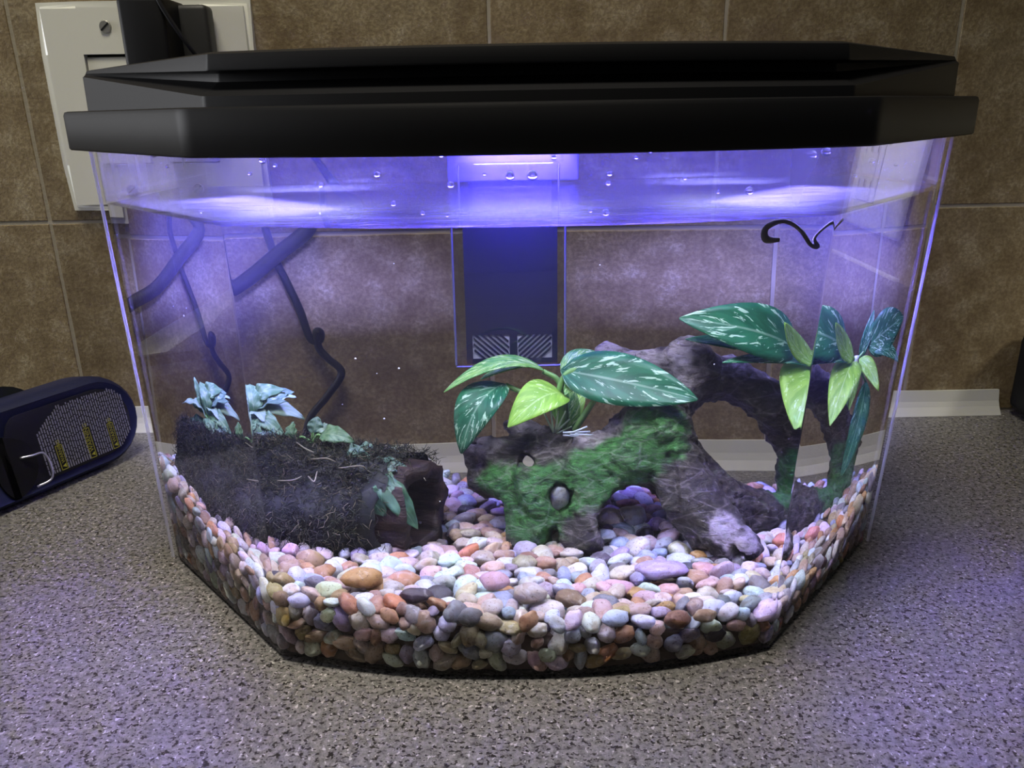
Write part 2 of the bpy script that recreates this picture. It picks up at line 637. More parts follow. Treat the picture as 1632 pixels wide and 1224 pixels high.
# a second plate further right along the wall, seen mirrored in the angled pane
p2 = thing('outlet_plate', 'white outlet plate on the wall beyond the appliance, mirrored in the right pane', 'outlet plate', (.592, 0, .097))
part('plate', boxm('plate', .534, .650, -.0062, -.0002, .097, .215, .004, 3), M_plate, p2)
o2 = part('outlet', boxm('outlet', .600, .6335, -.0075, -.006, .1225, .1895, .0012), M_plate, p2)
part('outlet_gap', boxm('gap', .5992, .6343, -.0064, -.0060, .1217, .1903), M_dark, p2)
for zc in (.139, .173):
    for dx in (-.0064, .0064):
        part('outlet_slot', boxm('slot', .6168 + dx - .0008, .6168 + dx + .0008, -.00765, -.0070, zc - .004, zc + .004), M_dark, o2)

# ------------------------------------------------------------ tank outline
CXF, RBOW = .0078, .349
ZT = .2145
BOT = dict(BL=(-.1785, -.107), L=(-.1800, -.1945), FL=(-.1003, -.2812), FR=(.1140, -.2825), R=(.1945, -.194), BR=(.1935, -.107))
TOP = dict(BL=(-.1835, -.107), L=(-.1850, -.1945), FL=(-.1020, -.2822), FR=(.1225, -.2835), R=(.2065, -.194), BR=(.2055, -.107))


def corners(z):
    t = max(0, min(1, z / ZT))
    return {k: Vector(BOT[k]).lerp(Vector(TOP[k]), t) for k in BOT}


def outline(z, inset=0.0, fil=.006, nf=8, nb=36):
    """counter-clockwise from above: list of (x, y), starting at the back right going left"""
    c = corners(z)
    seq = [(c['BR'], .004), (c['BL'], .004), (c['L'], fil), (c['FL'], fil)]
    FL, FR = c['FL'], c['FR']
    bow = []
    sag = .0160
    for i in range(1, nb):
        t = i / nb
        p = FL.lerp(FR, t)
        bow.append((Vector((p.x, p.y - sag * 4 * t * (1 - t) * (1 - .02 * math.cos(4 * PI * t)))), 0))
    seq += bow + [(FR, fil), (c['R'], fil)]
    n = len(seq)
    P = [s[0] for s in seq]
    off = []
    for i in range(n):
        a, b, d = P[i - 1], P[i], P[(i + 1) % n]
        e1, e2 = (b - a).normalized(), (d - b).normalized()
        n1, n2 = Vector((-e1.y, e1.x)), Vector((-e2.y, e2.x))  # left of travel = inside for ccw
        off.append(b + (n1 + n2) * inset / (1 + n1.dot(n2)))
    out = []
    for i in range(n):
        r = seq[i][1]
        if r == 0:
            out.append(off[i]); continue
        r = max(.0015, r - inset)
        a, b, d = off[i - 1], off[i], off[(i + 1) % n]
        e1, e2 = (b - a).normalized(), (d - b).normalized()
        ang = math.acos(max(-1, min(1, e1.dot(e2))))
        tl = min(r * math.tan(ang / 2), .45 * (b - a).length, .45 * (d - b).length)
        A, B = b - e1 * tl, b + e2 * tl
        out.append(A - e1 * min(.0008, (A - a).length * .3))
        for k in range(nf + 1):
            t = k / nf
            q = (A * (1 - t) ** 2 + b * 2 * t * (1 - t) + B * t * t)
            q2 = A.lerp(B, t)
            out.append(q)
        out.append(B + e2 * min(.0008, (d - B).length * .3))
    return out


def loft(rings):
    V, F = [], []
    for r in rings:
        V += [tuple(p) for p in r]
    n = len(rings[0])
    for i in range(len(rings) - 1):
        for k in range(n):
            k2 = (k + 1) % n
            F.append((i * n + k, i * n + k2, (i + 1) * n + k2, (i + 1) * n + k))
    return V, F, n


def ring(z, inset, fil=.006):
    return [(p.x, p.y, z) for p in outline(z, inset, fil)]


# tank shell: outer wall, rim, inner wall, floor
tank = thing('aquarium_tank', 'clear bow-front acrylic fish tank with angled corners on the counter', 'aquarium', (.0075, -.2, 0))
V, F, n = loft([ring(.0004, .0012), ring(.0012, .0002), ring(.0018, 0), ring(.10, 0), ring(.1882, 0), ring(.2130, 0), ring(.2138, 0), ring(.2145, .0005), ring(.2145, .0020), ring(.2138, .0025), ring(.2130, .0025), ring(.1882, .0025), ring(.10, .0025), ring(.0020, .0025)])
V += V[:n] + V[-n:]
F.append(tuple(len(V) - 2 * n + k for k in range(n))[::-1])
F.append(tuple(len(V) - n + k for k in range(n)))
shm = mesh_from('tank_shell', V, F)
for mm in (M_clear, M_wet): shm.materials.append(mm)
for pgn in shm.polygons:
    if pgn.center.z < .1882: pgn.material_index = 1      # where the water wets the wall
part('shell', shm, None, tank)
# pale strips painted in for light piped along the tank's corner edges
m = Mat('piped_light_pale')
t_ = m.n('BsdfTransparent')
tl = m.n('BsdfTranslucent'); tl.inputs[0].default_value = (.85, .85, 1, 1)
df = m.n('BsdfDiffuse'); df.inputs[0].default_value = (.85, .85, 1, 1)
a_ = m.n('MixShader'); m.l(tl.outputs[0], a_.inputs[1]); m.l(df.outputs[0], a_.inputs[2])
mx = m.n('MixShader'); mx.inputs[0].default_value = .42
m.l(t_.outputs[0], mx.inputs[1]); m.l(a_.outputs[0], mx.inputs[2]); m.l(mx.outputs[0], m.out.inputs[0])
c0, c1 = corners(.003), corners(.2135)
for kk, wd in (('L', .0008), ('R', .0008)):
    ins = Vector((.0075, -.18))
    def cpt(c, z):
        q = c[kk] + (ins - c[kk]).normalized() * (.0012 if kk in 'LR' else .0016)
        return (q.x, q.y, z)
    part('corner_light_strip', tube('corner_light_strip', [cpt(c0, .003), cpt(c1, .2135)], wd, 6, 4), m.m, tank)
# condensation film on the dry pane, thickened to scatter a violet glow
m = Mat('condensation')
t_ = m.n('BsdfTransparent')
tl = m.n('BsdfTranslucent'); tl.inputs[0].default_value = (.9, .9, .95, 1)
df = m.n('BsdfDiffuse'); df.inputs[0].default_value = (.9, .9, .95, 1)
ad_ = m.n('MixShader'); ad_.inputs[0].default_value = .45
m.l(tl.outputs[0], ad_.inputs[1]); m.l(df.outputs[0], ad_.inputs[2])
mx = m.n('MixShader')
fog = m.math('ADD', m.math('MULTIPLY', m.noise(26, 3, .6, m.scale(m.pos(), (1, 1, .25))), .22), .13)
m.l(fog, mx.inputs[0]); m.l(t_.outputs[0], mx.inputs[1]); m.l(ad_.outputs[0], mx.inputs[2])
m.l(mx.outputs[0], m.out.inputs[0])
M_fog = m.m
V, F, n = loft([ring(.1895, .0029), ring(.2000, .0029), ring(.2125, .0029)])
F = [q for q in F if sum(V[k][1] for k in q) / 4 < -.125]       # left off the back pane, where the lamps lit it too brightly
fo = part('condensation', mesh_from('condensation', V, F), M_fog, tank)

# water: glass on the sides, plain see-through top and back
m = Mat('water_side')
g = m.n('BsdfGlass'); g.inputs['IOR'].default_value = 1.333; g.inputs['Roughness'].default_value = 0
g.inputs[0].default_value = (.95, .95, .99, 1)
m.l(g.outputs[0], m.out.inputs[0])
M_wside = m.m
m = Mat('water_surface')
wv = m.noise(26, 3, .55, m.scale(m.pos(), (1, 2.6, 1)), .6)
bp = m.bump(wv, .35, .004)
tt = m.n('BsdfTransparent')
gl = m.n('BsdfGlossy'); gl.inputs['Roughness'].default_value = .22; m.l(bp, gl.inputs['Normal'])
mx = m.n('MixShader')
m.l(m.schlick(.02), mx.inputs[0]); m.l(tt.outputs[0], mx.inputs[1]); m.l(gl.outputs[0], mx.inputs[2])
m.l(mx.outputs[0], m.out.inputs[0])
M_wtop = m.m
M_wback = clear_mat('water_back', .02, (1, 1, 1))
ZW = .1878
zs = [.0026, .03, .06, .09, .12, .15, .18, ZW]
V, F, n = loft([ring(z, .0031) for z in zs])
nF = len(F)
V += V[:n] + V[-n:]      # caps keep their own corners, so the sides stay flat
F.append(tuple(len(V) - 2 * n + k for k in range(n))[::-1])
F.append(tuple(len(V) - n + k for k in range(n)))
wm = mesh_from('water', V, F)
for mm in (M_wside, M_wtop, M_wback): wm.materials.append(mm)
for i, pgn in enumerate(wm.polygons):
    c = pgn.center
    if i == nF: pgn.material_index = 2; pgn.use_smooth = False
    elif i == nF + 1: pgn.material_index = 1; pgn.use_smooth = False
    elif pgn.normal.y > .9: pgn.material_index = 2
wo = tag(link('tank_water', wm), 'clear water filling the aquarium up to below the lid', 'water')

# faint haze in the water
m = Mat('water_haze')
vs_ = m.n('VolumeScatter')
vs_.inputs['Color'].default_value = (.80, .80, 1, 1)
vs_.inputs['Density'].default_value = .14
vs_.inputs['Anisotropy'].default_value = .2
m.l(vs_.outputs[0], m.out.inputs['Volume'])
V, F, n = loft([ring(.0030, .0036), ring(ZW - .0004, .0036)])
F.append(tuple(range(n))[::-1])
F.append(tuple((len(V) - n) + k for k in range(n)))
tag(link('water_haze', mesh_from('water_haze', V, F, False), m.m), 'faint bluish haze suspended in the tank water', 'haze', kind='stuff')

# ------------------------------------------------------------ hood
hood = thing('aquarium_hood', 'black plastic tank hood with wide rim covering the aquarium', 'aquarium lid', (.0075, -.2, .212))


def smooth01(t):
    t = max(0, min(1, t))
    return t * t * (3 - 2 * t)


def hring(z, inset, zf=None, inf=0.0, fil=.007):
    out = []
    for p in outline(.2145, inset - .0075, fil):
        wgt = smooth01((-.197 - p.y) / .088)
        q = Vector((p.x, p.y))
        if inf:
            cvec = (Vector((.01, -.16)) - q).normalized()
            q = q + Vector((0, 1)) * inf * wgt
        out.append((q.x, q.y, z if zf is None else z + (zf - z) * wgt))
    return out


V, F, n = loft([hring(.2200, .0065), hring(.2119, .0045), hring(.2119, .0006), hring(.2126, 0), hring(.2262, 0), hring(.2276, .0006), hring(.2280, .0020), hring(.2280, .0095)])
F.append(tuple(range(n))[::-1])
part('rim', from_bm('hood_rim', (lambda b: (b.from_mesh(mesh_from('t', V, F)), b)[1])(bmesh.new()), angle=50), M_black, hood)
V, F, n = loft([hring(.2272, .0088), hring(.2276, .0100), hring(.2420, .0103, .2315), hring(.2424, .0108, .2324, .0025), hring(.2428, .0112, .2365, .0150), hring(.2431, .0114, .2394, .0155), hring(.2434, .0116, .2398, .0040), hring(.2438, .0118, .2404, .0036), hring(.2446, .0122, .2452, .0044), hring(.2450, .0140, .2462, .0070), hring(.2452, .022, .2468, .012)])
F.append(tuple((len(V) - n) + k for k in range(n)))
part('cover', from_bm('hood_cover', (lambda b: (b.from_mesh(mesh_from('t', V, F)), b)[1])(bmesh.new()), angle=42), M_black, hood)
M_lensw, M_lensb = emit('lens_white', WHITE, .6), emit('lens_blue', (.10, .07, 1), 4.6)
for x, y in ((-.088, -.215), (.0075, -.225), (.103, -.215)):
    part('lamp_lens', boxm('lens', x - .03, x + .03, y - .0175, y + .0175, .2182, .2199, .0006, 1), M_lensw, hood, 'white lamp lens')
for x in (-.10, .0075, .115):
    part('lamp_lens', boxm('lens', x - .045, x + .045, -.192, -.150, .2184, .2199, .0006, 1), M_lensb, hood, 'blue lamp lens')

# ------------------------------------------------------------ internal filter
fl = thing('aquarium_filter', 'clear box filter with dark cartridge hanging inside the back of the tank', 'filter', (.004, -.125, .10))
bx = dict(x0=-.0228, x1=.0308, y0=-.141, y1=-.113, z0=.1015, z1=.2000)


def open_box(x0, x1, y0, y1, z0, z1, t=.0012, bev=.0015):
    bm = box_bm(x0, x1, y0, y1, z0, z1, bev, 3)
    return bm


part('case', from_bm('filter_case', open_box(**bx), angle=35), M_case, fl)
part('case_rim', boxm('case_rim', -.0245, .0325, -.1425, -.112, .2000, .2040, .0008), M_case, fl)
for x in (-.0222, .0302):
    part('case_edge', boxm('case_edge', x - .0005, x + .0005, -.1418, -.1406, .103, .199, .0004, 1), M_edge, fl)
part('case_edge', boxm('case_edge', -.0222, .0302, -.1418, -.1406, .1018, .1028, .0004, 1), M_edge, fl)
x0, x1, zt, zb = -.0172, .0266, .190, .1032
win = [(-.0142, .0035, .1058, .1182), (.0072, .0240, .1058, .1182)]
# cartridge board with two window openings
bm = bmesh.new()
yc = -.1385
for a, b, c, d in ((x0, x1, .1182, zt), (x0, x1, zb, .1058), (x0, win[0][0], .1058, .1182), (win[0][1], win[1][0], .1058, .1182), (win[1][1], x1, .1058, .1182)):
    box_bm(a, b, yc - .0004, yc + .0006, c, d, bm=bm)
part('cartridge', from_bm('cartridge', bm), M_cart, fl)
part('filter_floss', boxm('floss', x0 + .001, x1 - .001, yc + .0005, yc + .006, zb + .001, zt - .002, .0004), M_floss, fl)
for wi, (a, b, c, d) in enumerate(win):
    sgn = 1 if wi == 0 else -1
    n_ = 6
    W_, H_ = b - a, d - c
    for k in range(-3, n_ + 1):
        # diagonal bar clipped to the window
        s0 = a + (k + .5) * W_ / n_
        pts = []
        wd = .00072
        for off in (-wd, wd):
            seg = []
            for j in range(13):
                z = d - H_ * j / 12
                x = s0 + off + (d - z) * 1.05
                if sgn < 0: x = a + b - x
                if a - 1e-6 <= x <= b + 1e-6: seg.append((x, z))
            pts.append(seg)
        if len(pts[0]) < 2 or len(pts[1]) < 2: continue
        poly = [pts[0][0], pts[0][-1], pts[1][-1], pts[1][0]]
        bm = bmesh.new()
        fr = [bm.verts.new((x, yc - .0004, z)) for x, z in poly]
        bk = [bm.verts.new((x, yc + .0006, z)) for x, z in poly]
        bm.faces.new(fr); bm.faces.new(bk[::-1])
        for q in range(4): bm.faces.new((fr[q], fr[(q + 1) % 4], bk[(q + 1) % 4], bk[q]))
        part('slat', from_bm('slat', bm), M_cart, fl)
part('overflow_foam', boxm('foam', -.0280, .0410, -.138, -.112, .1900, .2095, .0015), M_foam, fl, 'pale foam block above the waterline')

# ------------------------------------------------------------ driftwood ornament (distance field, then meshed)
ORN = [
    [([-.0106, -.173, .0656], .0082), ([.0071, -.175, .0615], .0092), ([.0355, -.18, .0575], .0155)],
    [([.0023, -.162, .0758], .0034), ([.016, -.168, .0714], .0058), ([.0358, -.175, .0632], .010)],
    [([-.0088, -.18, .0536], .0075), ([.0124, -.187, .0522], .012), ([.0355, -.18, .0575], .0155)],
    [([.0124, -.187, .0522], .012), ([.0106, -.196, .0306], .0105)],
    [([.0355, -.18, .0575], .0155), ([.035, -.19, .0444], .012), ([.0359, -.202, .029], .0095)],
    [([.0355, -.18, .0575], .0155), ([.0554, -.18, .0622], .0145), ([.0684, -.174, .0746], .0165)],
    [([.0684, -.174, .0746], .0165), ([.0768, -.18, .0598], .0135), ([.0842, -.195, .0449], .0125), ([.0962, -.206, .0335], .0105), ([.1053, -.216, .0266], .0078)],
    [([.0768, -.18, .0582], .010), ([.0848, -.190, .0430], .0085), ([.0902, -.203, .029], .007)],
    [([.0801, -.175, .0614], .010), ([.0989, -.178, .0424], .0088), ([.122, -.172, .0276], .0095)],
    [([.0355, -.18, .0575], .0145), ([.0479, -.187, .053], .009), ([.0415, -.202, .0289], .0072)],
    [([.0684, -.174, .0746], .013), ([.0814, -.162, .0922], .0068), ([.0842, -.158, .1057], .0085)],
    [([.0803, -.158, .1115], .006), ([.086, -.158, .1102], .007), ([.0842, -.158, .1057], .0085)],
    [([.0842, -.158, .1057], .0066), ([.0683, -.153, .1049], .0056), ([.0486, -.148, .1093], .0045)],
    [([.0842, -.158, .1041], .008), ([.1049, -.148, .0958], .0090), ([.1253, -.15, .0831], .0098), ([.141, -.138, .0587], .0098), ([.1464, -.135, .036], .0105), ([.1463, -.135, .0168], .013)],
    [([.0883, -.185, .0411], .012), ([.1156, -.168, .0271], .0115), ([.1454, -.14, .0149], .0125)],
    [([.0813, -.164, .0878], .006), ([.0909, -.158, .092], .005), ([.1047, -.15, .0949], .007)],
    [([.1479, -.135, .0391], .006), ([.1540, -.135, .0440], .0040), ([.1611, -.135, .0495], .0030)],
]
CUTS = [  # (point, direction, radius, half length, squash of z)
    ((.0107, -.1850, .0640), (.016, .949, -.315), .0046, .06, 1.0),
    ((.0239, -.2080, .0525), (.05, .95, -.3), .0062, .016, .75),
    ((.0585, -.1850, .0335), (.08, .93, -.20), .0172, .07, .95),
    ((.1085, -.2230, .0245), (-.55, .45, .2), .0052, .010, 1.0),
    ((-.0190, -.171, .0672), (1, .0, .0), .0050, .010, 1.4),
]


def sdf(P):
    """signed distance of the ornament, P is (n, 3)"""
    P = np.asarray(P, dtype=np.float32)
    k = .0034
    acc = np.zeros(len(P), np.float32)
    for s in ORN:
        for (a, ra), (b, rb) in zip(s, s[1:]):
            a, b = np.array(a, np.float32), np.array(b, np.float32)
            ab = b - a
            t = np.clip(((P - a) @ ab) / (ab @ ab), 0, 1)
            d = np.linalg.norm(P - a - t[:, None] * ab, axis=1) - (ra + (rb - ra) * t)
            acc += np.exp(np.clip(-d / k * 2.2, -60, 60))
    d = -k / 2.2 * np.log(acc + 1e-30)
    for p, dr, r, hl, sq in CUTS:
        dr = np.array(dr, np.float32); dr /= np.linalg.norm(dr)
        q = P - np.array(p, np.float32)
        t = q @ dr
        q = q - t[:, None] * dr
        q[:, 2] *= sq
        c = np.maximum(np.linalg.norm(q, axis=1) - r, np.abs(t) - hl)
        d = np.maximum(d, -c)
    return d


def build_ornament():
    import openvdb
    h = .00125
    lo, hi = np.array([-.030, -.245, .004]), np.array([.172, -.110, .130])
    N = np.ceil((hi - lo) / h).astype(int)
    ax = [lo[i] + h * np.arange(N[i]) for i in range(3)]
    G = np.stack(np.meshgrid(*ax, indexing='ij'), -1).reshape(-1, 3).astype(np.float32)
    D = sdf(G)
    # ridges running along the wood
    X, Y, Z = G[:, 0], G[:, 1], G[:, 2]
    ridge = np.sin(Z * 800 + X * 260 + 3 * np.sin(X * 130) + 2 * np.sin(Y * 170)) * .00035 + np.sin(X * 420 + Z * 330 + 2.5 * np.sin(Y * 210)) * .0004 \
        + np.sin(X * 240 - Y * 300 + Z * 210) * .0011 + np.sin(X * 900 + 2 * np.sin(Z * 200)) * np.sin(Z * 700 + X * 150) * np.sin(Y * 800) * .0010 - .0006
    D = (D + ridge).reshape(N).astype(np.float32)
    g = openvdb.FloatGrid(1.0)
    g.copyFromArray(D)
    pts, quads = g.convertToQuads(isovalue=0.0)
    pts = pts * h + lo
    me = bpy.data.meshes.new('ornament')
    me.from_pydata(pts.tolist(), [], quads[:, ::-1].tolist())
    me.update()
    me.polygons.foreach_set('use_smooth', [True] * len(me.polygons))
    GREEN = [(-.0018, -.195, .0530), (.0121, -.2, .0487), (.0119, -.203, .0367), (.0344, -.2, .0580), (.0514, -.195, .0674), (.0627, -.19, .0773), (.0681, -.19, .0835), (.0431, -.197, .0610), (.0219, -.2, .0540), (.066, -.189, .076), (.059, -.193, .070), (.1462, -.145, .0267), (.1452, -.146, .0341), (.1354, -.155, .0323), (.1414, -.150, .0339), (.1456, -.145, .0373), (.145, -.145, .0440), (.1500, -.137, .036)]
    PURP = [(.0813, -.162, .1115), (.0841, -.165, .1009), (.0484, -.15, .1098), (.0652, -.155, .107), (.1044, -.222, .0311), (.0973, -.218, .0397), (-.0112, -.18, .0755), (.0405, -.185, .0771), (.0502, -.182, .080), (.092, -.222, .047), (.012, -.17, .082)]
    cols = np.zeros((len(pts), 4), np.float32)
    base = np.array([.038, .030, .022])
    green = np.array([.028, .13, .016])
    pale = np.array([.27, .235, .23])
    for i, p in enumerate(pts):
        v = Vector(p)
        nz = noise.noise(v * 120) * .5 + noise.noise(v * 330) * .35
        g_ = max(max(0, 1.25 - np.linalg.norm(p - np.array(q)) / .0155) for q in GREEN)
        k_ = max(max(0, 1.15 - np.linalg.norm(p - np.array(q)) / .013) for q in PURP)
        g_ = smooth01((g_ + nz * .55 - .12) * 2.2)
        k_ = smooth01((k_ + nz * .6 - .25) * 1.9)
        c = base * (1 + nz * .5)
        c = c * (1 - k_) + pale * k_
        gg = green * (.75 + .8 * max(0, nz + .35))
        c = c * (1 - g_) + gg * g_
        cols[i, :3] = c; cols[i, 3] = 1
    at = me.color_attributes.new('Col', 'FLOAT_COLOR', 'POINT')
    at.data.foreach_set('color', cols.reshape(-1))
    return me


orn = tag(link('driftwood_ornament', build_ornament(), M_orn), 'brown driftwood ornament with arches, holes and green moss paint on gravel', 'aquarium ornament')

# ------------------------------------------------------------ gravel
def gh(x, y):
    """height of the gravel surface"""
    h = .0255 - .052 * x
    if y > -.2: h += .053 * (y + .2)
    if y < -.25: h += .06 * (-.25 - y)
    h += .017 * math.exp(-((x + .182) ** 2 + (y + .185) ** 2) / .0019)
    h += .026 * math.exp(-((x - .198) ** 2 + (y + .185) ** 2) / .0014)
    return h + .0015 * noise.noise(Vector((x * 40, y * 40, 0)))


def ico_variant(seed, sub=3):
    bm = bmesh.new()
    bmesh.ops.create_icosphere(bm, subdivisions=sub, radius=1)
    off = Vector((seed * 3.1, seed * 1.7, seed * 2.3))
    for v in bm.verts:
        d = v.co.normalized()
        v.co = d * (1 + .24 * noise.noise(d * 1.2 + off) + .09 * noise.noise(d * 2.6 + off) + .03 * noise.noise(d * 6 + off))
    me = from_bm('pebble', bm, True)
    return me


NV = 10
VAR = [ico_variant(i) for i in range(NV)]
VARC = []
for me in VAR:
    co = np.zeros(len(me.vertices) * 3, np.float32); me.vertices.foreach_get('co', co)
    tri = np.array([p.vertices[:] for p in me.polygons])
    VARC.append((co.reshape(-1, 3), tri))
PAL = [('white', (.46, .465, .47), 27), ('lavender grey', (.28, .29, .34), 13), ('cream', (.42, .36, .27), 22), ('pink', (.40, .30, .265), 6), ('tan', (.30, .215, .14), 13),
       ('orange', (.37, .20, .085), 6), ('grey', (.19, .185, .18), 6), ('dark grey', (.065, .06, .065), 3), ('red brown', (.21, .11, .075), 2), ('yellow brown', (.29, .20, .085), 7)]
PW = [p[2] for p in PAL]
rg = random.Random(21)
SEG = [(Vector(o), Vector(p)) for o, p in zip(outline(.02, .0031), outline(.02, .0031)[1:] + outline(.02, .0031)[:1])]


def edge_dist(x, y):
    """smallest signed distance to the inner pane and the inward normal there"""
    best, nn = 1e9, None
    q = Vector((x, y))
    for a, b in SEG:
        e = (b - a)
        L = e.length
        if L < 1e-6: continue
        e /= L
        t = max(0, min(L, (q - a).dot(e)))
        d = (q - a - e * t).length
        nrm = Vector((-e.y, e.x))
        s = (q - a).dot(nrm)
        if d < abs(best):
            best, nn = (d if s >= 0 else -d), nrm
    return best, nn


pebbles = []   # (loc, rot matrix, scale, variant, palette index, zone)


def size():
    a = rg.triangular(.0036, .0078, .0052)
    return Vector((a, a * rg.uniform(.68, .95), a * rg.uniform(.46, .72)))


grid = {}


def fits(p, r, f):
    c = tuple(int(v // .016) for v in p)
    for i in (-1, 0, 1):
        for j in (-1, 0, 1):
            for k in (-1, 0, 1):
                for q, rq in grid.get((c[0] + i, c[1] + j, c[2] + k), ()):
                    if (q - p).length < f * (r + rq): return False
    grid.setdefault(c, []).append((p, r))
    return True


def support(R, s, n3):
    v = R.transposed() @ n3
    return math.sqrt((v.x * s.x) ** 2 + (v.y * s.y) ** 2 + (v.z * s.z) ** 2) * 1.06


LA, LB = Vector((-.140, -.146, .043)), Vector((-.038, -.196, .043))


def in_log(p, r):
    ab = LB - LA
    t = max(0, min(1, (p - LA).dot(ab) / ab.dot(ab)))
    return (p - LA - ab * t).length < r


def try_pebble(x, y, z, tilt, f, zone_top):
    s = size()
    if tilt:
        R = Matrix.Rotation(rg.uniform(0, 6.28), 3, 'Z') @ Matrix.Rotation(rg.gauss(0, tilt), 3, 'X') @ Matrix.Rotation(rg.gauss(0, tilt), 3, 'Y')
    else:
        R = Matrix.Rotation(rg.uniform(0, 6.28), 3, 'Z') @ Matrix.Rotation(rg.uniform(0, 3.1), 3, 'X') @ Matrix.Rotation(rg.uniform(0, 6.28), 3, 'Y')
    d, nn = edge_dist(x, y)
    if nn is None: return
    sup = support(R, s, Vector((nn.x, nn.y, 0)))
    if d < sup:
        if sup - d > .012: return
        x += nn.x * (sup - d); y += nn.y * (sup - d)
        d2, n2 = edge_dist(x, y)
        if d2 < sup - .0004:
            x += n2.x * (sup - d2); y += n2.y * (sup - d2)
            if edge_dist(x, y)[0] < sup - .0006: return
    zz = max(z, support(R, s, Vector((0, 0, 1))) + .0028)
    p = Vector((x, y, zz))
    if in_log(p, .0215): return
    r = (s.x * s.y * s.z) ** (1 / 3)
    if not fits(p, r, f): return
    pebbles.append((p, R, s, rg.randrange(NV), rg.choices(range(len(PAL)), PW)[0], zone_top))


# against the panes
per = []
acc = 0
for a, b in SEG:
    e = b - a
    nrm = Vector((-e.y, e.x))
    if nrm.y < -.5: continue        # the back wall is out of sight
    per.append((acc, a, b)); acc += e.length
for k in range(9000):
    t = rg.uniform(0, acc)
    i = max(j for j in range(len(per)) if per[j][0] <= t)
    a, b = per[i][1], per[i][2]
    e = (b - a).normalized()
    q = a + e * (t - per[i][0]) + Vector((-e.y, e.x)) * .0008
    z = rg.uniform(.003, gh(q.x, q.y) + .001)
    try_pebble(q.x, q.y, z, 0, .70, False)
# the surface, two layers deep
for layer, (dz, f, cnt) in enumerate(((.0015, .76, 14000), (-.006, .80, 5000))):
    for k in range(cnt):
        x, y = rg.uniform(-.185, .205), rg.uniform(-.297, -.110)
        d, nn = edge_dist(x, y)
        if d < .0005: continue
        try_pebble(x, y, gh(x, y) + dz - rg.uniform(0, .002), .35, f, layer == 0)
# drop those inside the ornament
Pn = np.array([p[0][:] for p in pebbles])
sd = sdf(Pn)
pebbles = [p for p, d in zip(pebbles, sd) if d > -.001]
# a few hand-placed ones the photograph shows clearly
HAND = [((-.1113, -.2000, .0375), (.0038, .0036, .0058), 5), ((.1296, -.1960, .0225), (.0072, .0052, .0042), 5), ((-.006, -.262, .034), (.0062, .0048, .0042), 3), ((.0085, -.2755, .0335), (.0068, .0056, .0044), 3),
        ((.066, -.238, .0268), (.0120, .0075, .0045), 1), ((-.061, -.262, .036), (.0090, .0058, .0050), 5), ((-.0385, -.276, .0335), (.0068, .0042, .0036), 7), ((.0245, -.195, .0485), (.0042, .0035, .0065), 1),
        ((.0700, -.2862, .0235), (.0058, .0042, .0042), 8), ((.060, -.170, .0285), (.0070, .0058, .0060), 2), ((.050, -.172, .0280), (.0070, .0060, .0060), 2)]
hand_p = []
for p, s, c in HAND:
    hand_p.append((Vector(p), Matrix.Rotation(rg.uniform(-.4, .4), 3, 'Z'), Vector(s), rg.randrange(NV), c, True))
pebbles = [p for p in pebbles if all((p[0] - q[0]).length > .75 * (max(p[2]) + max(q[2])) * .8 for q in hand_p)]
camloc = Vector((0, -.568, .2254))


def shown(p):
    """rough size in the picture of what is open to view"""
    v = p[0] - camloc
    r2 = p[2].x * p[2].y
    d, nn = edge_dist(p[0].x, p[0].y)
    against = d < .0085 and nn.y > .3
    if in_log(p[0], .03): return 0
    top = p[0].z > gh(p[0].x, p[0].y) - .003
    wgt = 1.0 if against else (.55 if top else .05)
    if p[0].y > -.2: wgt *= .4
    return wgt * r2 / v.length ** 2


pebbles.sort(key=shown, reverse=True)
single = hand_p + pebbles[:300 - len(hand_p)]
rest = pebbles[300 - len(hand_p):]
jit = lambda c, k: tuple(min(.9, max(.01, v * (1 + rg.uniform(-k, k)))) for v in c)
items = []
for p, Rm, s, vi, ci, top in single:
    d, nn = edge_dist(p.x, p.y)
    if d < .0085 and nn.y > .3:
        zone = 'against the left angled pane' if nn.x > .4 else 'against the right angled pane' if nn.x < -.4 else 'against the front pane'
    else:
        zone = 'on gravel by the mossy log' if p.x < -.03 else 'on gravel before the driftwood' if p.x < .1 else 'on gravel by right arch leg'
    items.append((p, Rm, s, vi, ci, zone))
fam = {}
for it in items: fam.setdefault((it[4], it[5]), []).append(it)
ORD = ['first', 'second', 'third', 'fourth', 'fifth', 'sixth', 'seventh', 'eighth', 'ninth', 'tenth', 'eleventh', 'twelfth'] + ['thirteenth', 'fourteenth', 'fifteenth', 'sixteenth', 'seventeenth', 'eighteenth', 'nineteenth', 'twentieth'] + ['twenty-%s' % q for q in ('first', 'second', 'third', 'fourth', 'fifth', 'sixth', 'seventh', 'eighth', 'ninth')] + ['thirtieth'] + ['thirty-%s' % q for q in ('first', 'second', 'third', 'fourth', 'fifth', 'sixth', 'seventh', 'eighth', 'ninth')] + ['fortieth'] + ['forty-%s' % q for q in ('first', 'second', 'third', 'fourth', 'fifth', 'sixth', 'seventh', 'eighth', 'ninth')]
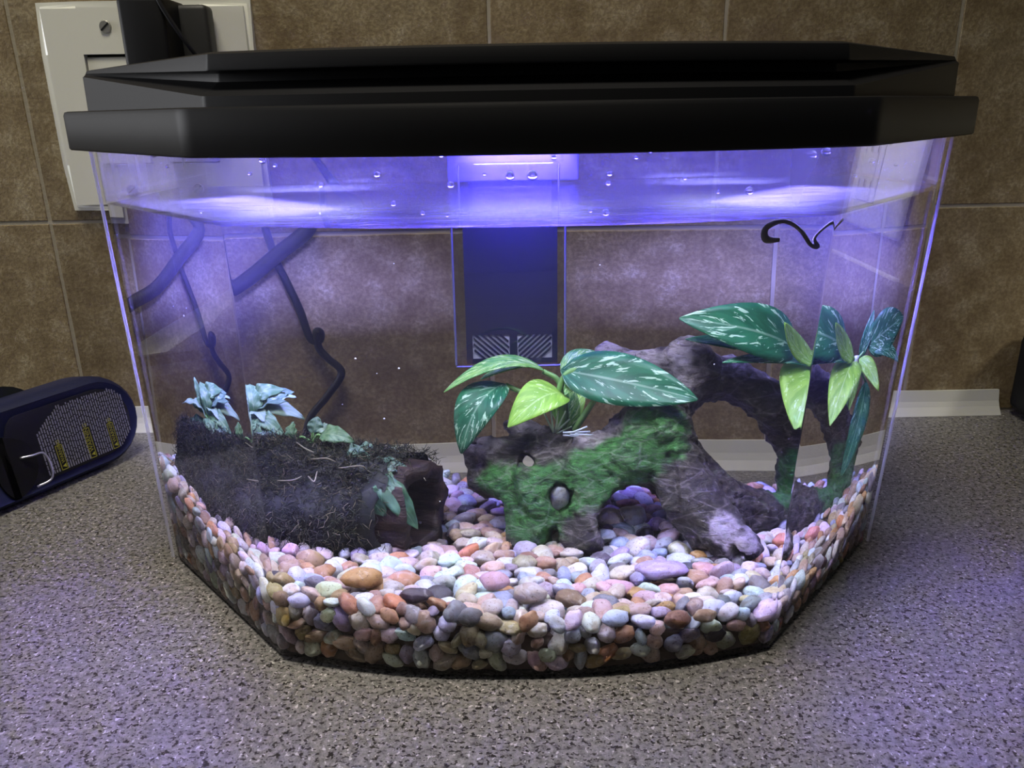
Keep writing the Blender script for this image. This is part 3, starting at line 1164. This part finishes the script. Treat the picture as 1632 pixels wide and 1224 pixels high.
for (ci, zone), lst in fam.items():
    lst.sort(key=lambda it: it[0].x / (it[0].y + .568))
    for k, (p, Rm, s, vi, _, _) in enumerate(lst):
        o = link('pebble', VAR[vi], M_pebble)
        o.matrix_world = Matrix.Translation(p) @ Rm.to_4x4() @ Matrix.Diagonal((*s, 1))
        o.color = (*jit(PAL[ci][1], .16), 1)
        shape = 'round' if s.y > .86 * s.x else 'long' if s.y < .75 * s.x else 'oval'
        num = '' if len(lst) == 1 else ', %s of its colour from left' % ORD[min(k, len(ORD) - 1)]
        if len(lst) == 1: num = ', alone of its colour'
        tag(o, '%s %s pebble %s%s' % (shape, PAL[ci][0], zone, num), 'pebble', 'pebbles of the gravel bed')
# everything else is one gravel mesh
Vs, Ts, Cs, nv = [], [], [], 0
for p, Rm, s, vi, ci, _ in rest:
    co, tri = VARC[vi]
    A = np.array(Rm) @ np.diag(s[:])
    Vs.append(co @ A.T + np.array(p)); Ts.append(tri + nv); nv += len(co)
    Cs.append(np.tile(np.array([*jit(PAL[ci][1], .16), 1], np.float32), (len(co), 1)))
gm = bpy.data.meshes.new('gravel')
gm.from_pydata(np.concatenate(Vs).tolist(), [], np.concatenate(Ts).tolist())
gm.update()
gm.polygons.foreach_set('use_smooth', [True] * len(gm.polygons))
ca = gm.color_attributes.new('Col', 'FLOAT_COLOR', 'POINT')
ca.data.foreach_set('color', np.concatenate(Cs).reshape(-1))
tag(link('gravel', gm, M_pebs), 'bed of small mixed natural gravel on the tank floor', 'gravel', kind='stuff')
# the fines under the pebbles
nx, ny = 70, 40
V, F = [], []
ol = [(p.x, p.y) for p in outline(.02, .0085)]
cen = Vector((.0075, -.19))
rings_ = 14
V.append((cen.x, cen.y, gh(*cen) - .007))
for i in range(1, rings_ + 1):
    for x, y in ol:
        px, py = cen.x + (x - cen.x) * i / rings_, cen.y + (y - cen.y) * i / rings_
        V.append((px, py, gh(px, py) - .007))
n = len(ol)
for k in range(n):
    F.append((0, 1 + k, 1 + (k + 1) % n))
for i in range(rings_ - 1):
    for k in range(n):
        k2 = (k + 1) % n
        F.append((1 + i * n + k, 1 + (i + 1) * n + k, 1 + (i + 1) * n + k2, 1 + i * n + k2))
b0 = len(V)
for x, y in ol: V.append((x, y, .0028))
lb = 1 + (rings_ - 1) * n
for k in range(n):
    k2 = (k + 1) % n
    F.append((lb + k, b0 + k, b0 + k2, lb + k2))
F.append(tuple(b0 + k for k in range(n))[::-1])
tag(link('gravel_fines', mesh_from('gravel_fines', V, F, False), M_under), 'dark grit under the pebbles of the gravel bed', 'gravel', kind='stuff')

# ------------------------------------------------------------ leaves
def leaf_mesh(base, tip, width, arch, nrm, wavy=0.0, fold=.18, seed=0, nu=14, nv=6, blunt=1.0, cup=.0):
    rr = random.Random(seed)
    b, t, n = Vector(base), Vector(tip), Vector(nrm).normalized()
    d = (t - b)
    L = d.length
    dn = d.normalized()
    n = (n - dn * n.dot(dn)).normalized()
    s = dn.cross(n).normalized()
    ph = rr.uniform(0, 6)
    top, bot, uv = [], [], []
    for i in range(nu + 1):
        u = i / nu
        prof = (math.sin(PI * min(1, u ** .80)) ** .72) * (1 - .12 * u) if 0 < u < 1 else .04
        hw = width * .5 * max(.03, prof)
        c = b + d * u + n * (arch * 4 * u * (1 - u) * (1 - .25 * u)) - n * (arch * .5 * u * u)
        for j in range(nv + 1):
            v = j / nv * 2 - 1
            z = fold * abs(v) * hw - cup * v * v * hw
            if wavy:
                z += wavy * abs(v) ** 1.5 * math.sin(u * 19 + (3 if v > 0 else 0) + ph)
            k = 1 + (wavy * 40 * math.sin(u * 23 + ph) if abs(v) > .9 else 0)
            p = c + s * (hw * v * k) + n * z
            top.append(p + n * .0002); bot.append(p - n * .0002); uv.append((u, v * .5 + .5))
    V = top + bot
    m = nv + 1
    N = len(top)
    F = []
    for i in range(nu):
        for j in range(nv):
            a = i * m + j
            F.append((a, a + 1, a + m + 1, a + m))
            F.append((N + a, N + a + m, N + a + m + 1, N + a + 1))
    for i in range(nu):
        for j in (0, nv):
            a = i * m + j
            q = (a, a + m, N + a + m, N + a)
            F.append(q if j == 0 else q[::-1])
    for i in (0, nu):
        for j in range(nv):
            a = i * m + j
            q = (a, N + a, N + a + 1, a + 1)
            F.append(q if i == 0 else q[::-1])
    me = mesh_from('leaf', V, F)
    uvl = me.uv_layers.new(name='UVMap')
    for lp in me.loops:
        uvl.data[lp.index].uv = uv[lp.vertex_index % N]
    return me


PLANT_A = [
    ([.0198, -.162, .1041], [-.027, -.175, .102], .012, .010, (0, -.35, 1), 'lime'),
    ([.0172, -.155, .1044], [-.0105, -.168, .1037], .009, .004, (0, -.3, 1), 'lime'),
    ([.0007, -.166, .0991], [-.0216, -.186, .0719], .023, .010, (-.45, -.8, .45), 'dark'),
    ([.0284, -.168, .0933], [.0022, -.19, .0866], .022, .008, (-.3, -.75, .6), 'bright'),
    ([.0275, -.15, .1018], [.0463, -.14, .1096], .010, .004, (-.2, -.7, .7), 'lime'),
    ([.0268, -.166, .1055], [.0852, -.19, .0962], .0285, .003, (.1, -.86, .5), 'dark'),
    ([.0294, -.158, .0707], [.0324, -.155, .0957], .012, .002, (0, -1, .1), 'lime'),
    ([.0325, -.155, .0714], [.0395, -.148, .0944], .008, .003, (-.4, -.9, .1), 'bright'),
    ([.0365, -.16, .0959], [.0285, -.176, .097], .010, .003, (0, -.5, 1), 'lime'),
]
STEM_A = [[[.026, -.17, .0711], [.0291, -.165, .0811], [.0264, -.162, .0982], [.0187, -.162, .1042]], [[.0289, -.168, .0704], [.0219, -.166, .0864], [.0009, -.166, .0985]], [[.0274, -.17, .0711], [.0255, -.168, .0901], [.0284, -.168, .1029], [.0359, -.168, .1074]], [[.0309, -.17, .0716], [.0358, -.173, .0816], [.0431, -.176, .0951]], [[.0274, -.17, .0711], [.0275, -.169, .0839], [.0281, -.168, .0933]]]
SPRIG_A = [[[.0229, -.176, .0756], [.0215, -.176, .0892]], [[.0229, -.176, .0762], [.0181, -.176, .0876]], [[.0237, -.176, .0762], [.0285, -.176, .0874]], [[.0243, -.176, .0769], [.0305, -.176, .0832]], [[.0235, -.176, .0762], [.0252, -.176, .0875]], [[.0243, -.176, .0756], [.0314, -.176, .0793]]]
SPRIG_B = [[[.0269, -.182, .078], [.0395, -.182, .0783]], [[.0302, -.182, .0772], [.0424, -.182, .0744]], [[.0311, -.182, .0779], [.0381, -.182, .0809]], [[.0269, -.182, .0767], [.0353, -.182, .0758]], [[.0325, -.182, .0772], [.0409, -.182, .0764]]]
PLANT_B = [
    ([.1349, -.15, .1105], [.0804, -.18, .134], .029, .009, (-.1, -.85, .5), 'dark'),
    ([.1345, -.148, .1082], [.0819, -.172, .122], .012, .002, (-.1, -.65, .75), 'lime2'),
    ([.1434, -.150, .1025], [.0972, -.182, .113], .010, .003, (0, -.5, .88), 'dark'),
    ([.1442, -.153, .1031], [.1240, -.170, .1282], .012, -.003, (.5, -.8, .4), 'bright'),
    ([.1498, -.138, .1003], [.1568, -.13, .1253], .010, .002, (.2, -.95, .2), 'dark'),
    ([.1441, -.146, .1016], [.1324, -.182, .0798], .030, .007, (-.1, -.95, .35), 'bright'),
    ([.1468, -.145, .1013], [.1479, -.16, .0782], .010, .004, (.5, -.85, .3), 'bright'),
    ([.1493, -.142, .1015], [.1762, -.155, .0841], .012, .004, (.4, -.8, .5), 'bright'),
    ([.1555, -.135, .1063], [.1899, -.125, .1176], .028, .006, (.3, -.9, .35), 'dark'),
    ([.1624, -.138, .1034], [.1937, -.135, .0944], .010, .006, (.2, -.7, .7), 'dark'),
    ([.159, -.13, .0855], [.1490, -.150, .0360], .022, .006, (.6, -.6, .5), 'lime2'),
]


def leafy(root, leaves, seed, **kw):
    for i, (b, t, wd, ar, nr, k) in enumerate(leaves):
        part('leaf', leaf_mesh(b, t, wd, ar, nr, seed=seed + i, **kw), LEAF[k], root,
             {'dark': 'dark green leaf with cream streaks', 'bright': 'bright lime leaf', 'lime': 'light green streaked leaf'}.get(k))


pa = thing('artificial_plant', 'artificial green plant with variegated leaves rising from the driftwood hollow', 'artificial plant', (.027, -.17, .07), 'artificial plants')
leafy(pa, PLANT_A, 10)
for s in STEM_A: part('stem', tube('stem', s, [.0013, .0016, .0013], 7, 6), M_stem, pa)
for s in SPRIG_A: part('sprig', tube('sprig', s, [.0006, .0004], 5, 4), M_sprig, pa)
for s in SPRIG_B: part('sprig', tube('sprig', s, [.0006, .0004], 5, 4), M_sprigb, pa, 'pale blue sprig')
pb = thing('artificial_plant', 'artificial plant with lime and dark leaves atop the right arch leg', 'artificial plant', (.145, -.14, .09), 'artificial plants')
leafy(pb, PLANT_B, 40)
part('stem', tube('stem', [(.142, -.138, .062), (.1455, -.141, .085), (.1465, -.141, .1005)], [.0022, .0018, .0014], 8, 6), M_stem, pb)
for q in ([.1349, -.15, .1105], [.1555, -.135, .1063], [.159, -.13, .0845]):
    part('stem', tube('stem', [(.1465, -.141, .1005), q], [.0011, .0009], 6, 5), M_stem, pb)
part('collar', tube('collar', [(.1462, -.1415, .0985), (.1466, -.1412, .1035)], [.0026, .0022], 10, 3), plain('collar_clear', (.5, .55, .5), .3, .5), pb)

# ------------------------------------------------------------ mossy log and its plants
log = thing('mossy_log', 'hollow brown log covered in dark moss lying on the gravel', 'log', (-.09, -.17, .03))
ax_ = (LB - LA).normalized()
sd_ = ax_.cross(Vector((0, 0, 1))).normalized()
up_ = sd_.cross(ax_)
LL = (LB - LA).length


def log_pt(t, th, r):
    return LA + ax_ * (t * LL) + (sd_ * math.cos(th) + up_ * math.sin(th)) * r


def log_mesh():
    nt, nh = 40, 48
    V, F = [], []
    def ro(t, th, inner):
        q = Vector((math.cos(th) * 2, math.sin(th) * 2, t * 3))
        base = .0175 if inner else .0245
        return base + .0022 * noise.noise(q * 1.3 + Vector((5 * inner, 0, 0))) + .0010 * math.sin(th * 11 + 2 * noise.noise(q)) * (1 if not inner else .5)
    for inner in (0, 1):
        for i in range(nt + 1):
            for k in range(nh):
                t, th = i / nt, 2 * PI * k / nh
                te = t + (.05 * noise.noise(Vector((math.cos(th) * 1.6, math.sin(th) * 1.6, 9))) if i == nt else 0)
                V.append(log_pt(te, th, ro(t, th, inner)))
    N = (nt + 1) * nh
    for i in range(nt):
        for k in range(nh):
            k2 = (k + 1) % nh
            a, b, c, d = i * nh + k, i * nh + k2, (i + 1) * nh + k2, (i + 1) * nh + k
            F.append((a, b, c, d)); F.append((N + a, N + d, N + c, N + b))
    for e in (0, nt):
        for k in range(nh):
            k2 = (k + 1) % nh
            q = (e * nh + k, N + e * nh + k, N + e * nh + k2, e * nh + k2)
            F.append(q if e == 0 else q[::-1])
    return mesh_from('log', V, F)


part('bark', log_mesh(), M_bark, log)


def mr(t, th):
    """radius of the moss cushion: it hangs like a skirt down the front"""
    k = smooth01((.75 - th) / .9) * smooth01((th + 1.5) / .6) * smooth01((1.0 - t) / .35)
    return .0280 + .0155 * k


def moss_mesh():
    rr = random.Random(5)
    V, F, C = [], [], []
    # cushion
    nt, nh = 46, 40
    for i in range(nt + 1):
        for k in range(nh + 1):
            t, th = -.05 + 1.0 * i / nt, -.55 * PI * .5 - .3 + (PI + 1.2) * k / nh
            q = Vector((math.cos(th) * 3, math.sin(th) * 3, t * 9))
            r = mr(t, th) + .0025 * noise.noise(q) + .0018 * noise.noise(q * 3.1)
            cut = .93 - .10 * noise.noise(Vector((th * 2, 3, 1)))
            V.append(log_pt(min(t, cut), th, r)); C.append((.010, .011, .007, 1))
    for i in range(nt):
        for k in range(nh):
            a = i * (nh + 1) + k
            F.append((a, a + 1, a + nh + 2, a + nh + 1))
    # strands
    for s_ in range(19000):
        t, th = rr.uniform(-.07, .98), rr.uniform(-.9, PI + .9)
        if t > .88 and rr.random() > (.35 if 1.0 < th < 2.4 else .12): continue
        nrm = sd_ * math.cos(th) + up_ * math.sin(th)
        p = log_pt(t, th, mr(t, th) + rr.uniform(-.001, .0026))
        if p.z < gh(p.x, p.y) - .002: continue
        d = (nrm * rr.uniform(.15, 1.0) + Vector((rr.gauss(0, .7), rr.gauss(0, .7), rr.gauss(-.25, .6)))).normalized()
        pts = [p]
        ln = rr.uniform(.0009, .0022)
        for k in range(3):
            d = (d + Vector((rr.gauss(0, .45), rr.gauss(0, .45), rr.gauss(-.12, .45)))).normalized()
            p = p + d * ln
            pts.append(p)
        b0 = len(V)
        wd = rr.uniform(.00010, .00022)
        tube_vf(pts, [wd, wd, wd * .9, wd * .5], 3, V, F)
        z = noise.noise(p * 70)
        u = rr.random()
        if u < .62: c = (.010, .011, .006)
        elif u < .82: c = (.042, .046, .020)
        elif u < .955: c = (.105, .085, .045)
        else: c = (.16, .13, .08)
        if z > .15 and u > .6: c = (.060, .052, .034)
        C += [(*c, 1)] * (len(V) - b0)
    me = mesh_from('moss', V, F)
    ca = me.color_attributes.new('Col', 'FLOAT_COLOR', 'POINT')
    ca.data.foreach_set('color', np.array(C, np.float32).reshape(-1))
    return me


mo = part('moss', moss_mesh(), M_moss, log)
mo['kind'] = 'stuff'

BUCE = [
    ([-.1188, -.128, .0829], [-.1054, -.128, .0901], .009, .007, (0, -.75, .65), 0),
    ([-.1159, -.135, .0795], [-.0949, -.142, .0785], .009, .007, (0, -.7, .7), 1),
    ([-.117, -.14, .0764], [-.1038, -.155, .0721], .009, .006, (.1, -.8, .6), 0),
    ([-.1197, -.142, .0756], [-.1155, -.158, .0685], .011, .004, (-.1, -.95, .4), 0),
    ([-.1169, -.142, .0745], [-.1076, -.158, .0704], .010, .003, (.2, -.9, .4), 2),
    ([-.1219, -.128, .0795], [-.1261, -.124, .0938], .005, .002, (-.2, -.9, .2), 0),
    ([-.1206, -.132, .0783], [-.1322, -.134, .0814], .008, .004, (-.4, -.8, .5), 0),
    ([-.1151, -.124, .0803], [-.1011, -.122, .0871], .008, .006, (0, -.8, .6), 2),
    ([-.1212, -.138, .071], [-.1405, -.142, .0666], .010, .003, (-.5, -.7, .5), 3),
    ([-.1223, -.138, .0655], [-.1416, -.146, .0564], .010, .003, (-.5, -.8, .3), 3),
]
_rb = random.Random(4)
for _k in range(9):
    _az, _el, _ln = _rb.uniform(0, 2 * PI), _rb.uniform(.2, 1.0), _rb.uniform(.014, .021)
    _dir = Vector((math.cos(_az) * math.cos(_el), math.sin(_az) * math.cos(_el) * .8, math.sin(_el)))
    _b = Vector((-.1185, -.137, .0735)) + _dir * .004
    _t = _b + _dir * _ln
    _n = Vector((-_dir.x * _dir.z, -_dir.y * _dir.z - .25, 1 - _dir.z ** 2 + .2))
    BUCE.append((_b[:], _t[:], _rb.uniform(.0065, .009), _rb.uniform(.003, .006), _n[:], _rb.choice((0, 0, 1, 2, 3))))
BUCE2 = [
    ([-.0959, -.165, .0722], [-.0981, -.16, .0802], .006, .003, (-.5, -.8, .3), 0),
    ([-.0874, -.168, .0756], [-.0851, -.165, .0839], .007, .001, (.1, -.95, .2), 2),
    ([-.0836, -.172, .0757], [-.0683, -.18, .0756], .009, .004, (0, -.75, .7), 0),
    ([-.0811, -.168, .0762], [-.0855, -.165, .0787], .006, .002, (0, -.75, .7), 1),
]
BUCE3 = [
    ([-.0616, -.19, .0637], [-.0688, -.188, .0761], .010, .003, (-.3, -.9, .3), 2),
    ([-.0621, -.186, .0633], [-.0546, -.178, .0708], .007, .003, (.3, -.9, .2), 3),
    ([-.0608, -.193, .064], [-.0425, -.2, .0666], .009, .004, (0, -.6, .8), 2),
    ([-.0601, -.195, .063], [-.0485, -.205, .063], .007, .003, (.1, -.7, .7), 0),
    ([-.0618, -.205, .061], [-.0536, -.216, .0482], .010, .004, (-.2, -.95, .2), 3),
    ([-.0568, -.203, .0647], [-.0395, -.218, .043], .011, .006, (.2, -.93, .3), 3),
    ([-.0551, -.176, .0632], [-.0472, -.17, .0688], .006, .003, (0, -.7, .7), 1),
    ([-.0661, -.182, .0716], [-.0578, -.182, .0695], .006, .003, (0, -.7, .7), 2),
]
ROOTS = [[[-.0733, -.2, .0691], [-.0633, -.203, .0705], [-.061, -.2, .067], [-.057, -.2, .0647]], [[-.0859, -.195, .0721], [-.0785, -.2, .0736], [-.0745, -.2, .0713]], [[-.0434, -.192, .0659], [-.0394, -.19, .0642], [-.0358, -.195, .0593]],
         [[-.0953, -.17, .0737], [-.0895, -.185, .0742], [-.0849, -.19, .0731]], [[-.1009, -.205, .0646], [-.0933, -.21, .0659], [-.0891, -.21, .0674]], [[-.0862, -.21, .0684], [-.0835, -.212, .0659], [-.0822, -.208, .0692]]]
for lab, lv, cen, seed in (('bluish wavy-leaved plant at the far end of the mossy log', BUCE, (-.119, -.135, .068), 70), ('small bluish plant in the middle of the mossy log', BUCE2, (-.088, -.169, .071), 90),
                           ('bluish plant drooping over the open end of the mossy log', BUCE3, (-.061, -.190, .061), 110)):
    r = thing('aquatic_plant', lab, 'aquatic plant', cen, 'plants on the mossy log')
    for i, (b, t, wd, ar, nr, k) in enumerate(lv):
        o = part('leaf', leaf_mesh(b, t, wd * 1.15, ar, nr, wavy=wd * .10, seed=seed + i, nu=18), LEAF[k], r)
        if (Vector(b) - Vector(cen)).length > .003:
            part('stem', tube('stem', [cen, Vector(cen).lerp(Vector(b), .6) + Vector((0, 0, .002)), b], [.0008, .0006, .0005], 6, 4), M_stem, r)
for i, s in enumerate(ROOTS):
    part('root', tube('root', [Vector(q) + Vector((0, -.0035, .0005 * ((k * 7) % 3 - 1))) for k, q in enumerate(s)], [.0003, .0004, .0002], 6, 6), M_root, log, 'pale root strand')

# floating bit of dead root under the surface
tag(link('root_scrap', tube('root', [(.1030, -.262, .1776), (.0978, -.262, .1782), (.0976, -.262, .1824), (.1039, -.262, .1846), (.1103, -.262, .1814), (.115, -.262, .1758), (.1180, -.262, .1748), (.1166, -.262, .1780), (.1201, -.262, .1820), (.1248, -.262, .1848)],
        [.0008, .0016, .0012, .0009, .0008, .0009, .0011, .0006, .0006, .0008], 7, 6), plain('olive_root', (.16, .15, .07), .7, .3, (800, .8))), 'curled olive root scrap floating under the water surface', 'root scrap')

# droplets on the dry pane and bubbles in the water
DROPS = [[-.0825, -.2832, .2104, 1.2], [-.0781, -.2843, .2087, .7], [-.042, -.2914, .2055, 1], [-.037, -.2921, .1959, .9], [-.0621, -.2879, .2021, .8], [-.017, -.294, .2019, 1.1], [-.0055, -.2946, .2053, .6], [.0031, -.2948, .2046, 1.5], [.0107, -.2948, .2047, 1.7], [.0506, -.292, .2116, 1], [.0458, -.2926, .2095, .6], [.0368, -.2935, .2045, .8], [.0364, -.2935, .2015, .8], [.1105, -.2788, .2087, 1.7], [.1161, -.277, .2096, 1.6], [.0873, -.2852, .1973, 1.4], [.0358, -.2936, .1918, 1.2], [-.0186, -.2939, .192, .7], [-.027, -.2932, .1927, .7], [.0305, -.294, .1926, .7], [.0633, -.2901, .2024, .6], [.0756, -.2878, .1974, .6], [-.0198, -.2938, .2113, .7], [.0179, -.2946, .2103, .9], [-.0879, -.2817, .206, .7], [.1474, -.2454, .2041, 1.2], [.1608, -.2311, .2102, 1], [.1678, -.2237, .2012, 1], [.2028, -.1864, .1966, 1], [.2083, -.1805, .191, 1.3], [.1365, -.2571, .1995, .7], [-.141, -.2325, .2109, 1.3], [-.1323, -.2419, .2067, .8], [-.1138, -.2619, .1913, .9]]
BUB = [[-.0447, -.2, .1158], [-.0442, -.2, .1634], [.0414, -.2, .1612], [-.0522, -.2, .0918], [-.0541, -.2, .1136], [-.0698, -.2, .0991], [-.0826, -.2, .1824], [.0904, -.2, .1151], [.0138, -.2, .0959], [-.0627, -.2, .1208], [-.0299, -.2, .0496], [-.1284, -.2, .1433], [-.1313, -.2, .1396], [-.1386, -.2, .1436]]
m = Mat('droplet')
g = m.n('BsdfGlass'); g.inputs['IOR'].default_value = 1.33; g.inputs['Roughness'].default_value = .02
m.l(g.outputs[0], m.out.inputs[0])
M_drop = m.m
bm = bmesh.new()
for x, y, z, s in DROPS:
    r = bmesh.ops.create_icosphere(bm, subdivisions=2, radius=.00105 * s, matrix=Matrix.Translation((x * .996, y * .996, z)))
o = part('droplets', from_bm('droplets', bm, True), M_drop, tank)
o['kind'] = 'stuff'
bm = bmesh.new()
for i, (x, y, z) in enumerate(BUB):
    bmesh.ops.create_icosphere(bm, subdivisions=2, radius=.00028 + .0002 * (i % 3 == 0), matrix=Matrix.Translation((x, y, z)))
tag(link('water_specks', from_bm('specks', bm, True), plain('speck', (.7, .7, .75), .4, .5)), 'tiny pale specks drifting in the tank water', 'specks', kind='stuff')

# ------------------------------------------------------------ blue tool on its side, left
# local frame: a along the body, n out of the labelled face, w up the face
tool = thing('battery_tool', 'dark blue rounded device on its side with a black warning label', 'power tool', (-.30, -.09, 0))
TO = Vector((-.2625, -.0640, .0))
ta = Vector((.47, .883, 0)).normalized()
tn = Vector((.872, -.464, .16)).normalized()
tw = tn.cross(ta).normalized()
if tw.z < 0: tw = -tw
TO = TO + Vector((0, 0, .002))


def tl_pt(s, w_, d):
    """s along the body (0 near its round end, negative towards the frame edge), w_ up, d outward"""
    return TO + ta * s + tw * w_ + tn * d


def stadium(s0, s1, w0, w1, nseg=14):
    r = (w1 - w0) / 2
    c = (w0 + w1) / 2
    pts = []
    for k in range(nseg + 1):
        th = -PI / 2 + PI * k / nseg
        pts.append((s1 - r + r * math.cos(th), c + r * math.sin(th)))
    for k in range(nseg + 1):
        th = PI / 2 + PI * k / nseg
        pts.append((s0 + r * .5 + r * .5 * math.cos(th), c + r * math.sin(th)))
    return pts


def slab(name, s0, s1, w0, w1, levels):
    """levels: (inset, depth)"""
    rings_ = []
    for ins, dp in levels:
        rings_.append([tl_pt(s, w_, dp) for s, w_ in stadium(s0 + ins, s1 - ins, w0 + ins, w1 - ins)])
    V, F, n = loft(rings_)
    F.append(tuple(range(n))[::-1]); F.append(tuple(len(V) - n + k for k in range(n)))
    bm = bmesh.new()
    bm.from_mesh(mesh_from('t', V, F))
    return from_bm(name, bm, angle=40)


part('housing', slab('housing', -.16, .022, 0, .062, [(.010, -.040), (.003, -.036), (0, -.028), (0, -.008), (.0015, -.003), (.004, 0), (.0055, -.0008)]), M_navy, tool)
part('back_housing', slab('back_housing', -.15, -.02, .012, .070, [(.012, -.075), (.004, -.068), (.002, -.036)]), M_navy2, tool, 'dark grey rear half')
lb = part('label', slab('label', -.072, .0125, .0085, .0535, [(0, -.0012), (0, .0003), (.0004, .0005)]), M_lab, tool, 'black printed label')
# fine print: rows of short dashes across the label
bm = bmesh.new()
rr = random.Random(9)


def dash(s0, s1, w0, w1, d):
    vs = [bm.verts.new(tl_pt(s, w_, d)) for s, w_ in ((s0, w0), (s1, w0), (s1, w1), (s0, w1))]
    bm.faces.new(vs)


WB = [(-.0435, .0105, .0270), (-.0230, .0105, .0310), (-.0060, .0105, .0285)]
s = -.052
while s < .0095:
    lo = .0105
    hi = .0515 - .010 * max(0, (s - .002) / .012) - .016 * max(0, (-.036 - s) / .02)
    if s > -.002: lo += .009 * max(0, (s - .0) / .010)
    w_ = lo
    blocked = [b for b in WB if b[0] - .0006 < s < b[0] + .0046]
    if blocked: w_ = blocked[0][2] + .001
    while w_ < hi - .001:
        ln = rr.uniform(.0015, .0050)
        dash(s, s + .00085, w_, min(hi, w_ + ln), .00062)
        w_ += ln + .0006
    s += .00165
pr = part('fine_print', from_bm('fine_print', bm), M_print, lb)
pr['kind'] = 'stuff'
for k, (s, w0, w1) in enumerate(WB):
    bm = bmesh.new()
    for q in ((s, s + .0044, w0, w0 + .0004), (s, s + .0044, w1 - .0004, w1), (s, s + .0004, w0, w1), (s + .0040, s + .0044, w0, w1)):
        dash(*q, .0007)
    # triangle symbol
    vs = [bm.verts.new(tl_pt(a, b, .0007)) for a, b in ((s + .0008, w0 + .0010), (s + .0022, w0 + .0034), (s + .0036, w0 + .0010))]
    vs = [bm.verts.new(tl_pt(a, b, .0007)) for a, b in ((s + .0036, w0 + .0012), (s + .0036, w0 + .0038), (s + .0010, w0 + .0025))]
    bm.faces.new(vs)
    wb = part('warning_box', from_bm('warning_box', bm), M_yel, lb, 'yellow warning box')
    cu = bpy.data.curves.new('warning_text', 'FONT')
    cu.body = 'WARNING'
    cu.size = .0034 * (w1 - w0) / .0175
    cu.align_x = 'LEFT'
    tmp = bpy.data.objects.new('tmp', cu)
    COL.objects.link(tmp)
    bpy.context.view_layer.update()
    tme = bpy.data.meshes.new_from_object(tmp.evaluated_get(bpy.context.evaluated_depsgraph_get()))
    bpy.data.objects.remove(tmp)
    tme.materials.clear()
    to = link('warning_text', tme, M_yel)
    MM = Matrix((tw, -ta, tn)).transposed().to_4x4()
    MM.translation = tl_pt(s + .0034, w0 + .0044, .0007) - Vector(tool.location)
    to.parent = lb
    to.matrix_local = Matrix.Translation(Vector(tool.location)) @ MM
# motor end with cooling slots, out of the frame but mirrored in the left pane
part('motor_housing', slab('motor_housing', -.26, -.112, .0, .104, [(.012, -.058), (.003, -.050), (0, -.042), (0, -.004), (.004, .001), (.008, .002)]), M_navy2, tool, 'charcoal motor end')
for k in range(9):
    s = -.225 + k * .012
    V, F = tube_vf([tl_pt(s, .030 + .004 * (k % 3), .002), tl_pt(s + .004, .078 - .003 * (k % 2), .002)], .0016, 6)
    part('cooling_slot', mesh_from('slot', V, F), M_print, tool)
# terminal recess and metal clip
part('terminal_recess', slab('recess', -.082, -.056, .004, .044, [(0, -.0005), (.0003, .0008)]), M_dark, tool)
clip = [tl_pt(-.066, .028, .001), tl_pt(-.060, .0275, .004), tl_pt(-.0535, .0265, .0045), tl_pt(-.0515, .018, .0045), tl_pt(-.0535, .0095, .0045), tl_pt(-.062, .0075, .002)]
part('metal_clip', tube('clip', clip, .0007, 6, 5), plain('clip_metal', (.55, .55, .62), .3, .5, metal=.9), tool, 'bent bright metal clip')
for k in range(4):
    a = -.083 + k * .0035
    V, F = tube_vf([tl_pt(a, .050, -.004), tl_pt(a + .007, .060, -.004)], .0009, 6)
    part('vent_rib', mesh_from('vent', V, F), M_dark, tool)

# dark appliance at the far right
ap = thing('appliance', 'black appliance standing on the counter at the far right edge', 'appliance', (.45, -.10, 0))
part('body', boxm('appliance_body', .3815, .66, -.26, -.004, .004, .066, .008, 4), M_black, ap)
for x, y in ((.40, -.24), (.40, -.025), (.64, -.24), (.64, -.025)):
    part('foot', boxm('foot', x - .008, x + .008, y - .008, y + .008, 0, .005, .001), M_dark, ap)
part('edge_strip', boxm('edge_strip', .508, .640, -.0145, -.0085, .0655, .0685, .001), M_plate, ap, 'pale strip along its top back edge')
